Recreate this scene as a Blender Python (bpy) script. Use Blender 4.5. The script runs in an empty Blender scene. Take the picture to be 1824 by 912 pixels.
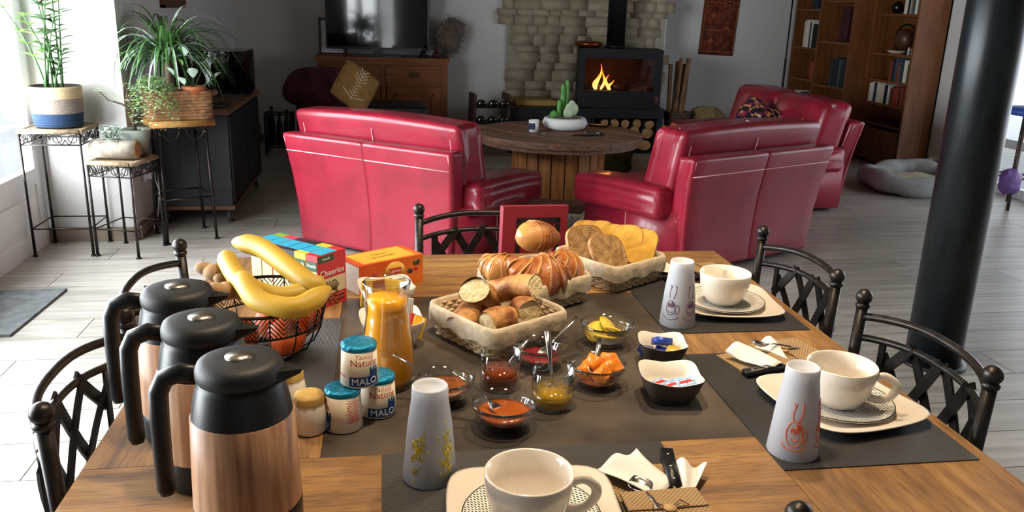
import bpy, bmesh, math, random
from mathutils import Vector, Matrix, Euler
PI = math.pi
random.seed(7)
scene = bpy.context.scene
COL = scene.collection

# ------------------------------------------------------------------ camera
def make_camera():
    f, pit, roll, yaw = 1480.0, math.radians(16.6), math.radians(1.7), math.radians(8.85)
    F = Vector((math.sin(yaw)*math.cos(pit), math.cos(yaw)*math.cos(pit), -math.sin(pit)))
    x = Vector((math.cos(yaw), -math.sin(yaw), 0)); u = x.cross(F)
    X = math.cos(roll)*x + math.sin(roll)*u; U = -math.sin(roll)*x + math.cos(roll)*u
    cam = bpy.data.cameras.new('camera'); o = bpy.data.objects.new('camera', cam)
    m = Matrix(((X.x, U.x, -F.x, 0), (X.y, U.y, -F.y, 0), (X.z, U.z, -F.z, 1.425), (0, 0, 0, 1)))
    o.matrix_world = m
    cam.sensor_width = 36; cam.lens = 36*f/1824; cam.clip_start = .02; cam.clip_end = 100
    COL.objects.link(o); scene.camera = o
make_camera()

# ------------------------------------------------------------------ world, daylight, exposure
scene.view_settings.view_transform = 'Standard'
scene.view_settings.look = 'None'
scene.view_settings.gamma = 1.0
scene.view_settings.use_curve_mapping = False
scene.view_settings.exposure = -0.25
w = bpy.data.worlds.new('daylight'); scene.world = w; w.use_nodes = True
w.node_tree.nodes['Background'].inputs[0].default_value = (.82, .92, 1, 1)
w.node_tree.nodes['Background'].inputs[1].default_value = 1.7

def area(name, loc, rot, sx, sy, power, col):
    l = bpy.data.lights.new(name, 'AREA'); l.shape = 'RECTANGLE'; l.size = sx; l.size_y = sy
    l.energy = power; l.color = col
    o = bpy.data.objects.new(name, l); o.location = loc; o.rotation_euler = rot; COL.objects.link(o)
# daylight falling in through the glazed doors of the left wall (nearest one added for light) and the glazed wall on the right
area('daylight_left_offscreen', (-2.30, 2.98, 1.12), (0, -PI/2, 0), 2.2, 4.2, 800, (.90, .96, 1))
area('daylight_right_offscreen', (5.60, 4.55, 1.12), (0, PI/2, 0), 2.1, 3.4, 85, (.84, .92, 1))

# ------------------------------------------------------------------ material helpers
def rgb(h):
    h = h.lstrip('#'); c = [int(h[i:i+2], 16)/255 for i in (0, 2, 4)]
    return tuple((v/12.92 if v <= .04045 else ((v+.055)/1.055)**2.4) for v in c) + (1,)
MATS = {}
def mat(name, col, rough=.5, metal=0., col2=None, nscale=8., stretch=(1, 1, 1), bump=0., bscale=None, trans=0., ior=1.45,
        emit=0., coat=0., sub=0., detail=4., alpha=1., rand=0., contrast=(.35, .65), sheen=0.):
    if name in MATS: return MATS[name]
    m = bpy.data.materials.new(name); m.use_nodes = True; nt = m.node_tree; N = nt.nodes; L = nt.links
    b = N['Principled BSDF']; c1 = rgb(col) if isinstance(col, str) else col
    b.inputs['Base Color'].default_value = c1; b.inputs['Roughness'].default_value = rough
    b.inputs['Metallic'].default_value = metal; b.inputs['IOR'].default_value = ior
    b.inputs['Transmission Weight'].default_value = trans; b.inputs['Coat Weight'].default_value = coat
    b.inputs['Alpha'].default_value = alpha; b.inputs['Sheen Weight'].default_value = sheen
    if sub: 
        b.inputs['Subsurface Weight'].default_value = sub; b.inputs['Subsurface Radius'].default_value = (.02, .01, .005)
    if emit:
        b.inputs['Emission Color'].default_value = c1; b.inputs['Emission Strength'].default_value = emit
    tc = mp = None
    def coords():
        nonlocal tc, mp
        if tc is None:
            tc = N.new('ShaderNodeTexCoord'); mp = N.new('ShaderNodeMapping')
            mp.inputs['Scale'].default_value = stretch; L.new(tc.outputs['Object'], mp.inputs['Vector'])
            if rand:
                oi = N.new('ShaderNodeObjectInfo'); cm = N.new('ShaderNodeCombineXYZ'); ml = N.new('ShaderNodeMath')
                ml.operation = 'MULTIPLY'; ml.inputs[1].default_value = 50; L.new(oi.outputs['Random'], ml.inputs[0])
                for k in range(3): L.new(ml.outputs[0], cm.inputs[k])
                L.new(cm.outputs[0], mp.inputs['Location'])
        return mp.outputs['Vector']
    colsock = None
    if col2:
        n = N.new('ShaderNodeTexNoise'); n.inputs['Scale'].default_value = nscale; n.inputs['Detail'].default_value = detail
        L.new(coords(), n.inputs['Vector'])
        r = N.new('ShaderNodeValToRGB'); r.color_ramp.elements[0].position = contrast[0]; r.color_ramp.elements[1].position = contrast[1]
        r.color_ramp.elements[0].color = c1; r.color_ramp.elements[1].color = rgb(col2)
        L.new(n.outputs['Fac'], r.inputs['Fac']); colsock = r.outputs['Color']
    if rand:
        oi = N.new('ShaderNodeObjectInfo'); hv = N.new('ShaderNodeHueSaturation'); mr = N.new('ShaderNodeMapRange')
        mr.inputs[3].default_value = 1-rand; mr.inputs[4].default_value = 1+rand
        L.new(oi.outputs['Random'], mr.inputs[0]); L.new(mr.outputs[0], hv.inputs['Value'])
        if colsock: L.new(colsock, hv.inputs['Color'])
        else: hv.inputs['Color'].default_value = c1
        colsock = hv.outputs['Color']
    if colsock: L.new(colsock, b.inputs['Base Color'])
    if bump:
        n2 = N.new('ShaderNodeTexNoise'); n2.inputs['Scale'].default_value = bscale or nscale; n2.inputs['Detail'].default_value = 5
        L.new(coords(), n2.inputs['Vector']); bp = N.new('ShaderNodeBump'); bp.inputs['Strength'].default_value = bump
        bp.inputs['Distance'].default_value = .01; L.new(n2.outputs['Fac'], bp.inputs['Height']); L.new(bp.outputs[0], b.inputs['Normal'])
    MATS[name] = m; m['b'] = 1
    return m
def bsdf(m): return m.node_tree.nodes['Principled BSDF']
def pattern_mat(name, cA, cB, kind='brick', scale=1., rough=.5, rot=0., mort=.25, bump=0., bw=.5, rh=.25, axis=None, rotx=0.):
    """flat print / weave from a Brick, Checker or Wave texture in object space"""
    m = bpy.data.materials.new(name); m.use_nodes = True; nt = m.node_tree; N = nt.nodes; L = nt.links; b = N['Principled BSDF']
    b.inputs['Roughness'].default_value = rough
    tc = N.new('ShaderNodeTexCoord'); mp = N.new('ShaderNodeMapping'); mp.inputs['Rotation'].default_value = (rotx, 0, rot)
    L.new(tc.outputs['Object'], mp.inputs['Vector'])
    if kind == 'brick':
        t = N.new('ShaderNodeTexBrick'); t.inputs['Scale'].default_value = scale; t.inputs['Mortar Size'].default_value = mort
        t.inputs['Brick Width'].default_value = bw; t.inputs['Row Height'].default_value = rh; t.inputs['Mortar Smooth'].default_value = .1
        t.inputs['Color1'].default_value = rgb(cA); t.inputs['Color2'].default_value = rgb(cA); t.inputs['Mortar'].default_value = rgb(cB)
        L.new(mp.outputs[0], t.inputs['Vector']); out = t.outputs['Color']; h = t.outputs['Fac']
    elif kind == 'checker':
        t = N.new('ShaderNodeTexChecker'); t.inputs['Scale'].default_value = scale
        t.inputs['Color1'].default_value = rgb(cA); t.inputs['Color2'].default_value = rgb(cB)
        L.new(mp.outputs[0], t.inputs['Vector']); out = t.outputs['Color']; h = t.outputs['Fac']
    else:
        t = N.new('ShaderNodeTexWave'); t.inputs['Scale'].default_value = scale; t.inputs['Distortion'].default_value = 1.2
        t.inputs['Detail'].default_value = 2; t.inputs['Detail Scale'].default_value = 3
        t.bands_direction = axis or 'X'
        r = N.new('ShaderNodeValToRGB'); r.color_ramp.elements[0].color = rgb(cA); r.color_ramp.elements[1].color = rgb(cB)
        L.new(mp.outputs[0], t.inputs['Vector']); L.new(t.outputs['Fac'], r.inputs['Fac']); out = r.outputs['Color']; h = t.outputs['Fac']
    L.new(out, b.inputs['Base Color'])
    if bump:
        bp = N.new('ShaderNodeBump'); bp.inputs['Strength'].default_value = bump; bp.inputs['Distance'].default_value = .003
        L.new(h, bp.inputs['Height']); L.new(bp.outputs[0], b.inputs['Normal'])
    MATS[name] = m; return m
def clear_pane(name, tint=(1, 1, 1, 1), rough=0.0, refl=1.0):
    m = bpy.data.materials.new(name); m.use_nodes = True; nt = m.node_tree; N = nt.nodes; L = nt.links
    N.remove(N['Principled BSDF']); o = N['Material Output']
    t = N.new('ShaderNodeBsdfTransparent'); t.inputs[0].default_value = tint
    g = N.new('ShaderNodeBsdfGlossy'); g.inputs['Roughness'].default_value = rough
    fr = N.new('ShaderNodeLayerWeight'); fr.inputs[0].default_value = .5; mx = N.new('ShaderNodeMixShader')   # Schlick reflection, the same from both sides
    pw = N.new('ShaderNodeMath'); pw.operation = 'POWER'; pw.inputs[1].default_value = 5; L.new(fr.outputs['Facing'], pw.inputs[0])
    ml = N.new('ShaderNodeMath'); ml.operation = 'MULTIPLY_ADD'; ml.inputs[1].default_value = .92*refl; ml.inputs[2].default_value = .04*refl; ml.use_clamp = True
    L.new(pw.outputs[0], ml.inputs[0]); L.new(ml.outputs[0], mx.inputs[0]); L.new(t.outputs[0], mx.inputs[1]); L.new(g.outputs[0], mx.inputs[2]); L.new(mx.outputs[0], o.inputs['Surface'])
    MATS[name] = m; return m

# ------------------------------------------------------------------ mesh helpers
def B(): return bmesh.new()
def add(bm, verts, faces, smooth=False):
    vs = [bm.verts.new(v) for v in verts]
    for f in faces:
        try:
            fc = bm.faces.new([vs[i] for i in f]); fc.smooth = smooth
        except ValueError: pass
    return vs
def box(bm, sx, sy, sz, c=(0, 0, 0), rz=0., M=None, taper=1.):
    vs = []
    for z, k in ((-.5, 1), (.5, taper)):
        for x, y in ((-.5, -.5), (.5, -.5), (.5, .5), (-.5, .5)): vs.append(Vector((x*sx*k, y*sy*k, z*sz)))
    R = M if M else Matrix.Rotation(rz, 3, 'Z')
    vs = [R @ v + Vector(c) for v in vs]
    add(bm, vs, [(3, 2, 1, 0), (4, 5, 6, 7), (0, 1, 5, 4), (1, 2, 6, 5), (2, 3, 7, 6), (3, 0, 4, 7)])
    return bm
def rbox(sx, sy, sz, r=.02, seg=3, c=(0, 0, 0), smooth=True, fn=None, cuts=0):
    """bevelled box; fn(v) may reshape it"""
    bm = B(); box(bm, sx, sy, sz)
    if cuts: bmesh.ops.subdivide_edges(bm, edges=bm.edges[:], cuts=cuts, use_grid_fill=True)
    sharp = [e for e in bm.edges if len(e.link_faces) == 2 and e.calc_face_angle(0) > .5]
    bmesh.ops.bevel(bm, geom=sharp, offset=min(r, .49*min(sx, sy, sz)), segments=seg, profile=.5, affect='EDGES', clamp_overlap=True)
    for f in bm.faces: f.smooth = smooth
    for v in bm.verts:
        if fn: v.co = fn(v.co)
        v.co += Vector(c)
    return bm
def lathe(bm, prof, n=32, c=(0, 0, 0), cap0=True, cap1=True, flute=0, famp=0., f0=0, f1=99):
    """profile of (r, z); r==0 closes to a point"""
    rings = []; c = Vector(c)
    for i, (r, z) in enumerate(prof):
        if r < 1e-6: rings.append([bm.verts.new(c + Vector((0, 0, z)))])
        else:
            ring = []
            for k in range(n):
                a = 2*PI*k/n; rr = r*(1 + (famp*math.cos(flute*a) if f0 <= i <= f1 else 0))
                ring.append(bm.verts.new(c + Vector((rr*math.cos(a), rr*math.sin(a), z))))
            rings.append(ring)
    for a, b in zip(rings, rings[1:]):
        for k in range(n):
            k2 = (k+1) % n
            if len(a) == 1 and len(b) == 1: break
            if len(a) == 1: f = bm.faces.new((a[0], b[k2], b[k]))
            elif len(b) == 1: f = bm.faces.new((a[k], a[k2], b[0]))
            else: f = bm.faces.new((a[k], a[k2], b[k2], b[k]))
            f.smooth = True
    if cap0 and len(rings[0]) > 1: bm.faces.new(rings[0][::-1])
    if cap1 and len(rings[-1]) > 1: bm.faces.new(rings[-1])
    return bm
def tube(bm, pts, r, n=8, closed=False, cap=True, flat=1., up=None):
    """sweep along points; r number or list; flat squeezes the section"""
    P = [Vector(p) for p in pts]; m = len(P); rs = r if isinstance(r, (list, tuple)) else [r]*m
    T = []
    for i in range(m):
        a = P[(i-1) % m] if (closed or i > 0) else P[0]; b = P[(i+1) % m] if (closed or i < m-1) else P[-1]
        t = (b-a); T.append(t.normalized() if t.length > 1e-9 else Vector((0, 0, 1)))
    nrm = Vector(up) if up else (Vector((0, 0, 1)) if abs(T[0].z) < .9 else Vector((1, 0, 0)))
    rings = []
    for i in range(m):
        nn = nrm - T[i]*nrm.dot(T[i])
        if nn.length < 1e-6: nn = T[i].orthogonal()
        nn.normalize(); bn = T[i].cross(nn)
        if not up: nrm = nn
        rings.append([bm.verts.new(P[i] + rs[i]*(math.cos(2*PI*k/n)*bn + flat*math.sin(2*PI*k/n)*nn)) for k in range(n)])
    rng = range(m) if closed else range(m-1)
    for i in rng:
        a, b = rings[i], rings[(i+1) % m]
        for k in range(n):
            f = bm.faces.new((a[k], a[(k+1) % n], b[(k+1) % n], b[k])); f.smooth = True
    if cap and not closed:
        bm.faces.new(rings[0][::-1]); bm.faces.new(rings[-1])
    return bm
def bar(bm, p, q, w, t, up=(0, 0, 1)):
    """flat strip from p to q, w wide, t thick along up"""
    p, q = Vector(p), Vector(q); d = (q-p).normalized(); u = Vector(up); s = d.cross(u).normalized(); u = s.cross(d)
    vs = [o + s*a*w/2 + u*b*t/2 for o in (p, q) for a, b in ((-1, -1), (1, -1), (1, 1), (-1, 1))]
    add(bm, vs, [(3, 2, 1, 0), (4, 5, 6, 7), (0, 1, 5, 4), (1, 2, 6, 5), (2, 3, 7, 6), (3, 0, 4, 7)])
    return bm
def ball(bm, r, c=(0, 0, 0), n=16, sc=(1, 1, 1), fn=None):
    res = bmesh.ops.create_uvsphere(bm, u_segments=n, v_segments=max(6, n*2//3), radius=r)
    for v in res['verts']:
        if fn: v.co = fn(v.co)
        v.co = Vector((v.co.x*sc[0], v.co.y*sc[1], v.co.z*sc[2])) + Vector(c)
        for f in v.link_faces: f.smooth = True
    return bm
def grid_sheet(bm, nx, ny, fn, smooth=True, thick=0.):
    vs = [[bm.verts.new(fn(i/nx, j/ny)) for i in range(nx+1)] for j in range(ny+1)]
    fs = []
    for j in range(ny):
        for i in range(nx):
            f = bm.faces.new((vs[j][i], vs[j][i+1], vs[j+1][i+1], vs[j+1][i])); f.smooth = smooth; fs.append(f)
    if thick:
        bm.normal_update(); bmesh.ops.solidify(bm, geom=fs, thickness=thick)
    return bm
def prism(bm, pts, z0, z1):
    n = len(pts); add(bm, [(x, y, z0) for x, y in pts] + [(x, y, z1) for x, y in pts],
        [tuple(range(n))[::-1], tuple(range(n, 2*n))] + [(i, (i+1) % n, n+(i+1) % n, n+i) for i in range(n)]); return bm
from mathutils import noise as mnoise
mnoise.seed_set(5)
def wob(v, s, a): return v + a*mnoise.noise_vector(v*s)

def me(name, bm, m):
    bm.normal_update(); d = bpy.data.meshes.new(name); bm.to_mesh(d); bm.free()
    for x in (m if isinstance(m, (list, tuple)) else [m]): d.materials.append(x)
    return d
def obj(name, bm, m, parent=None, loc=(0, 0, 0), rot=(0, 0, 0), label=None, sc=None):
    d = bm if isinstance(bm, bpy.types.Mesh) else me(name, bm, m)
    o = bpy.data.objects.new(name, d); COL.objects.link(o); o.location = loc; o.rotation_euler = rot
    if sc: o.scale = sc
    if parent: o.parent = parent
    if label: o['label'] = label
    return o
def tag(o, label, cat, group=None):
    o['label'] = label; o['category'] = cat
    if group: o['group'] = group
    return o
def thing(name, label, cat, loc=(0, 0, 0), rz=0., group=None, rot=None):
    o = bpy.data.objects.new(name, None); COL.objects.link(o); o.location = loc; o.rotation_euler = rot or (0, 0, rz)
    o.empty_display_size = .05
    return tag(o, label, cat, group)
def struct(name, bm, m, loc=(0, 0, 0), rot=(0, 0, 0), parent=None):
    o = obj(name, bm, m, parent, loc, rot)
    if not parent: o['kind'] = 'structure'
    return o
def dup(root, loc, rz=None, label=None, group=None, rot=None):
    r = root.copy(); COL.objects.link(r); r.location = loc
    if rz is not None: r.rotation_euler = (0, 0, rz)
    if rot: r.rotation_euler = rot
    if label: r['label'] = label
    if group: r['group'] = group
    for ch in list(root.children):
        c = ch.copy(); COL.objects.link(c); c.parent = r
        for g in list(ch.children):
            d = g.copy(); COL.objects.link(d); d.parent = c
    return r
def text_bm(s, size, extrude=.0003, bend=None, align='CENTER', shear=0.):
    """lettering in the xz plane facing -y; bend=radius wraps it round a vertical cylinder"""
    cu = bpy.data.curves.new('t', 'FONT'); cu.body = s; cu.size = size; cu.align_x = align; cu.align_y = 'CENTER'; cu.resolution_u = 2; cu.shear = shear
    o = bpy.data.objects.new('t', cu); COL.objects.link(o)
    dg = bpy.context.evaluated_depsgraph_get(); d = bpy.data.meshes.new_from_object(o.evaluated_get(dg))
    bm = B(); bm.from_mesh(d); bpy.data.objects.remove(o); bpy.data.curves.remove(cu); bpy.data.meshes.remove(d)
    if bend: bmesh.ops.subdivide_edges(bm, edges=[e for e in bm.edges if e.calc_length() > size*.25], cuts=2)
    r = bmesh.ops.extrude_face_region(bm, geom=bm.faces[:]); 
    for v in [g for g in r['geom'] if isinstance(g, bmesh.types.BMVert)]: v.co.z += extrude
    for v in bm.verts:
        x, y, z = v.co
        if bend:
            rad = bend(y) if callable(bend) else bend
            a = x/rad; v.co = Vector(((rad+z)*math.sin(a), -(rad+z)*math.cos(a), y))
        else: v.co = Vector((x, -z, y))
    return bm
# ------------------------------------------------------------------ materials
plaster = mat('white_plaster', '#c9c7c4', .9, bump=.15, bscale=30)
white_paint = mat('white_paint', '#e6e8ea', .45)
plank_m = mat('wood_look_tile', '#8f8981', .30, col2='#aca69e', nscale=3, stretch=(.7, 9, 9), bump=.04, bscale=6, rand=.09)
grout_m = mat('grout', '#6a6661', .9)
ceil_m = mat('ceiling_dimming_brown', '#6e5c48', .8, col2='#5c4c3a', nscale=4, stretch=(1, 8, 8))  # unseen ceiling, brown put in to cut light bounced into the room
iron = mat('dark_iron', '#2b2826', .36, .75, col2='#3a3532', nscale=40)
black_metal = mat('black_metal', '#101113', .45, .3)
black_plastic = mat('black_plastic', '#0d0d0e', .38)
steel = mat('steel', '#b9b7b2', .2, 1.)
navy = mat('charcoal_paint', '#13161b', .5)
oak_top = mat('cabinet_oak', '#6b4a31', .55, col2='#4d3321', nscale=6, stretch=(8, 1, 8))
pine = mat('honey_pine', '#8c5227', .42, col2='#6d3d1b', nscale=5, stretch=(7, 7, .9), contrast=(.3, .7))
pine_x = mat('honey_pine_across', '#8c5227', .42, col2='#6d3d1b', nscale=5, stretch=(.9, 7, 7), contrast=(.3, .7))
shelfwood = mat('shelf_wood', '#7c4a24', .5, col2='#5c3417', nscale=4, stretch=(9, 9, .7), contrast=(.3, .7))
skirting_m = mat('skirting_tile', '#8d7f70', .6, col2='#7a6d60', nscale=5, stretch=(1, 5, 5))

# ------------------------------------------------------------------ floor
bm = B(); box(bm, 10.4, 13.2, .05, (2.7, 3.6, -.031)); floor = struct('floor', bm, grout_m)
PW, PL = .234, 1.2
pm = []
for ln in (1.196,):
    b = B(); box(b, ln, PW-.004, .012); pm.append(me('plank', b, plank_m))
half = {}
for j in range(-20, 25):
    y0 = 3.36 + PW*j
    if y0 < 1.55 or y0 > 9.4: continue
    off = (j*.437 % 1)*PL
    x = -2.02 - off
    while x < 7.2:
        a, b_ = max(x, -2.02), min(x+PL, 7.3)
        if y0 > 5.1 and b_ < -1.5: x += PL; continue
        if b_-a > .06:
            o = obj('plank', pm[0], None, floor, ((a+b_)/2, y0+PW/2, 0-.006))
            if b_-a < 1.19: o.scale = ((b_-a-.004)/1.196, 1, 1)
        x += PL
# near part of the floor under the camera stays one slab of the same tiles
bm = B(); box(bm, 9.4, 4.0, .012, (2.65, -.45, -.006)); struct('floor_near', bm, plank_m)['kind'] = 'structure'

# ------------------------------------------------------------------ walls, ceiling
bm = B(); box(bm, 4.9, .5, 2.7, (.57, 9.25, 1.3)); struct('wall_back', bm, plaster)
bm = B(); box(bm, 2.8, .2, 2.7, (4.3, 9.55, 1.3)); struct('wall_back_right', bm, plaster)
bm = B(); box(bm, .5, 3.9, 2.7, (-1.76, 7.13, 1.3)); struct('wall_left', bm, plaster)           # pier and wall beyond it
bm = B(); box(bm, .3, 2.35, 2.7, (5.40, 8.3, 1.3)); struct('wall_right', bm, plaster)
bm = B(); box(bm, .3, 5.5, 2.7, (5.40, .04, 1.3)); struct('wall_right_near', bm, plaster)
bm = B(); box(bm, 10.4, .2, 2.7, (2.7, -2.6, 1.3)); struct('wall_front', bm, plaster)
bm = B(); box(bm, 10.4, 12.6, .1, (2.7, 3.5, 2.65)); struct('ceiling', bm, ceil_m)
bm = B(); box(bm, .1, 5.3, .5, (-2.06, 2.5, 2.38)); struct('wall_left_lintel', bm, plaster)
bm = B(); box(bm, .3, 3.5, 2.7, (-2.16, -.88, 1.3)); struct('wall_left_near', bm, plaster)
bm = B(); box(bm, .3, 4.95, .4, (5.40, 4.65, 2.45)); struct('wall_right_lintel', bm, plaster)
# stone patch left bare in the back wall, ragged outline, each stone its own
stone_m = mat('limestone', '#a89b85', .95, col2='#94866f', nscale=7, bump=.4, bscale=18, rand=.06)
mortar_m = mat('lime_mortar', '#9c9384', 1., bump=.5, bscale=40)
bm = B(); box(bm, 1.72, .03, 2.2, (2.13, 8.992, 1.5)); patch = struct('trim_1', bm, mortar_m)   # recessed bed of mortar
random.seed(3); z = .40
def ragged(z, side): return (1.22 if side < 0 else 2.98) + .07*math.sin(z*9+side) + .05*math.sin(z*23) + (.10*math.sin(z*2.2) if side < 0 else 0)
while z < 2.5:
    h = random.uniform(.055, .13); x = ragged(z, -1); xe = ragged(z, 1)
    while x < xe:
        wd = min(random.uniform(.10, .32), xe-x)
        if wd < .05: break
        b = rbox(wd-.004, .05+random.uniform(0, .025), h-.004, .014, 2, fn=lambda v: wob(v, 11, .008))
        obj('stone', b, stone_m, patch, (x+wd/2, 8.987, z+h/2), (0, random.uniform(-.03, .03), 0))
        x += wd
    z += h
# baseboards
bm = B(); box(bm, 4.4, .02, .09, (.75, 8.99, .045)); struct('baseboard_back', bm, skirting_m)
bm = B(); box(bm, .5, .02, .085, (-1.76, 5.17, .0425)); struct('baseboard_left', bm, skirting_m)
bm = B(); box(bm, .02, 3.7, .085, (-1.50, 7.05, .0425)); struct('baseboard_left_side', bm, skirting_m)
# ------------------------------------------------------------------ glazed doors on the left (door_1..3) and glazed wall on the right
pane_m = clear_pane('window_glass')
def glazed_door(n, y0, y1, x, zs=.42, top=2.12, flip=1):
    f = B(); t = .05
    for yy in (y0+.05, y1-.05): box(f, t, .10, top, (x, yy, top/2))
    for zz, h in ((.06, .12), (zs, .09), (top-.05, .10)): box(f, t, y1-y0-.2, h, (x, (y0+y1)/2, zz))
    d = struct('door_%d' % n, f, white_paint)
    obj('panel', rbox(.03, y1-y0-.2, zs-.165, .004, 1, (x, (y0+y1)/2, (zs+.075)/2), False), white_paint, d)
    b = B(); box(b, .018, y1-y0-.34, zs-.28, (x+.018*flip, (y0+y1)/2, (zs+.075)/2)); obj('raised_field', b, white_paint, d)
    b = B(); box(b, .006, y1-y0-.2, top-zs-.145, (x, (y0+y1)/2, (zs+top-.055)/2)); obj('pane', b, pane_m, d)
    b = B(); tube(b, [(x+.03*flip, y0+.06, 1.0), (x+.07*flip, y0+.06, 1.0), (x+.07*flip, y0+.16, 1.0)], .009); obj('handle', b, steel, d)
for i, (a, b_) in enumerate(((4.12, 5.17), (3.05, 4.10), (1.98, 3.03), (.91, 1.96))): glazed_door(i+1, a, b_, -2.03)  # last door is unseen, added so daylight reaches the jug fronts
def glazed_wall():
    for i, (a, b_) in enumerate(((5.68, 7.10), (4.24, 5.66), (2.8, 4.22))):
        f = B(); x = 5.30
        for yy in (a+.04, b_-.04): box(f, .06, .08, 2.25, (x, yy, 1.125))
        for zz in (.04, 2.21): box(f, .06, b_-a-.16, .08, (x, (a+b_)/2, zz))
        wn = struct('window_%d' % (i+1), f, white_paint)
        b = B(); box(b, .006, b_-a-.16, 2.09, (x, (a+b_)/2, 1.125)); obj('pane', b, pane_m, wn)
    b = B(); box(b, .32, .05, 2.3, (5.40, 7.125, 1.15)); struct('trim_2', b, white_paint)
glazed_wall()
bm = B(); box(bm, 8, 16, .1, (9.4, 4, -.09)); struct('ground_outside_right', bm, mat('pale_terrace', '#f0f0ee', .9))
bm = B(); box(bm, 8, 16, .1, (-6.3, 4, -.09)); struct('ground_outside_left', bm, MATS['pale_terrace'])
# electrical sockets
def socket(name, loc, rz, label):
    t = thing(name, label, 'socket', loc, rz)
    obj('plate', rbox(.08, .012, .08, .006, 2), white_paint, t)
    return t
s = socket('wall_socket', (-1.497, 5.42, .36), PI/2, 'white wall socket with a white plug and cable on the pier')
obj('plug', rbox(.04, .05, .045, .008, 2, (0, -.03, -.005)), white_paint, s)
b = B(); tube(b, [(0, -.05, -.02), (.0, -.07, -.1), (.02, -.05, -.24), (-.02, -.04, -.30), (-.05, -.03, -.345)], .004, 6); obj('cable', b, white_paint, s)
s = socket('wall_socket', (5.243, 7.30, .12), -PI/2, 'white wall socket with plug-in adapter beside the bookcase')
obj('adapter', rbox(.05, .045, .075, .008, 2, (0, -.03, 0)), white_paint, s)
# slate mat on the floor by the door
b = B(); prism(b, [(-2.0, 4.22), (-1.6, 4.24), (-1.625, 3.62), (-2.0, 3.6)], .0, .012)
for v in b.verts: v.co.x += .01*math.sin(v.co.y*40)
tag(obj('doormat', b, mat('grey_slate_mat', '#565a5c', .85, col2='#6d7072', nscale=20, bump=.3)), 'dark grey flat mat lying inside the glazed door', 'mat')
# black steel column, leaning nowhere: vertical round post
t = thing('steel_column', 'thick round black steel column standing on the tiled floor', 'column', (2.335, 3.03, 0))
b = B(); lathe(b, [(.112, 0), (.112, 2.6)], 48); obj('shaft', b, mat('black_column_paint', '#15181a', .33, .4, col2='#20262a', nscale=6, stretch=(3, 3, .6), bump=.05, bscale=60), t)
b = B(); lathe(b, [(.135, 0), (.135, .012), (.115, .014)], 40); obj('base_plate', b, black_metal, t)
# ceiling spot lamps above the dining table
lamp_m = mat('opal_glass', '#efe6d8', .4)
def spot(x, y, p, i):
    t = thing('ceiling_spot', 'white round ceiling spot above the dining table', 'lamp', (x, y, 2.6), 0, 'ceiling spots')
    b = B(); lathe(b, [(.05, -.02), (.06, -.02), (.06, 0), (.0, 0)], 24, cap0=False); obj('ring', b, white_paint, t)
    b = B(); lathe(b, [(.0, -.012), (.045, -.012)], 24, cap1=False); obj('bulb', b, lamp_m, t)
    l = bpy.data.lights.new('ceiling_spot_offscreen', 'AREA'); l.shape = 'DISK'; l.size = .12; l.energy = p; l.color = (1, .80, .56); l.spread = 2.0
    o = bpy.data.objects.new('ceiling_spot_offscreen', l); o.location = (0, 0, -.03); COL.objects.link(o); o.parent = t
spot(.75, 1.85, 17, 0); spot(.15, 1.25, 14, 1)
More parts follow.
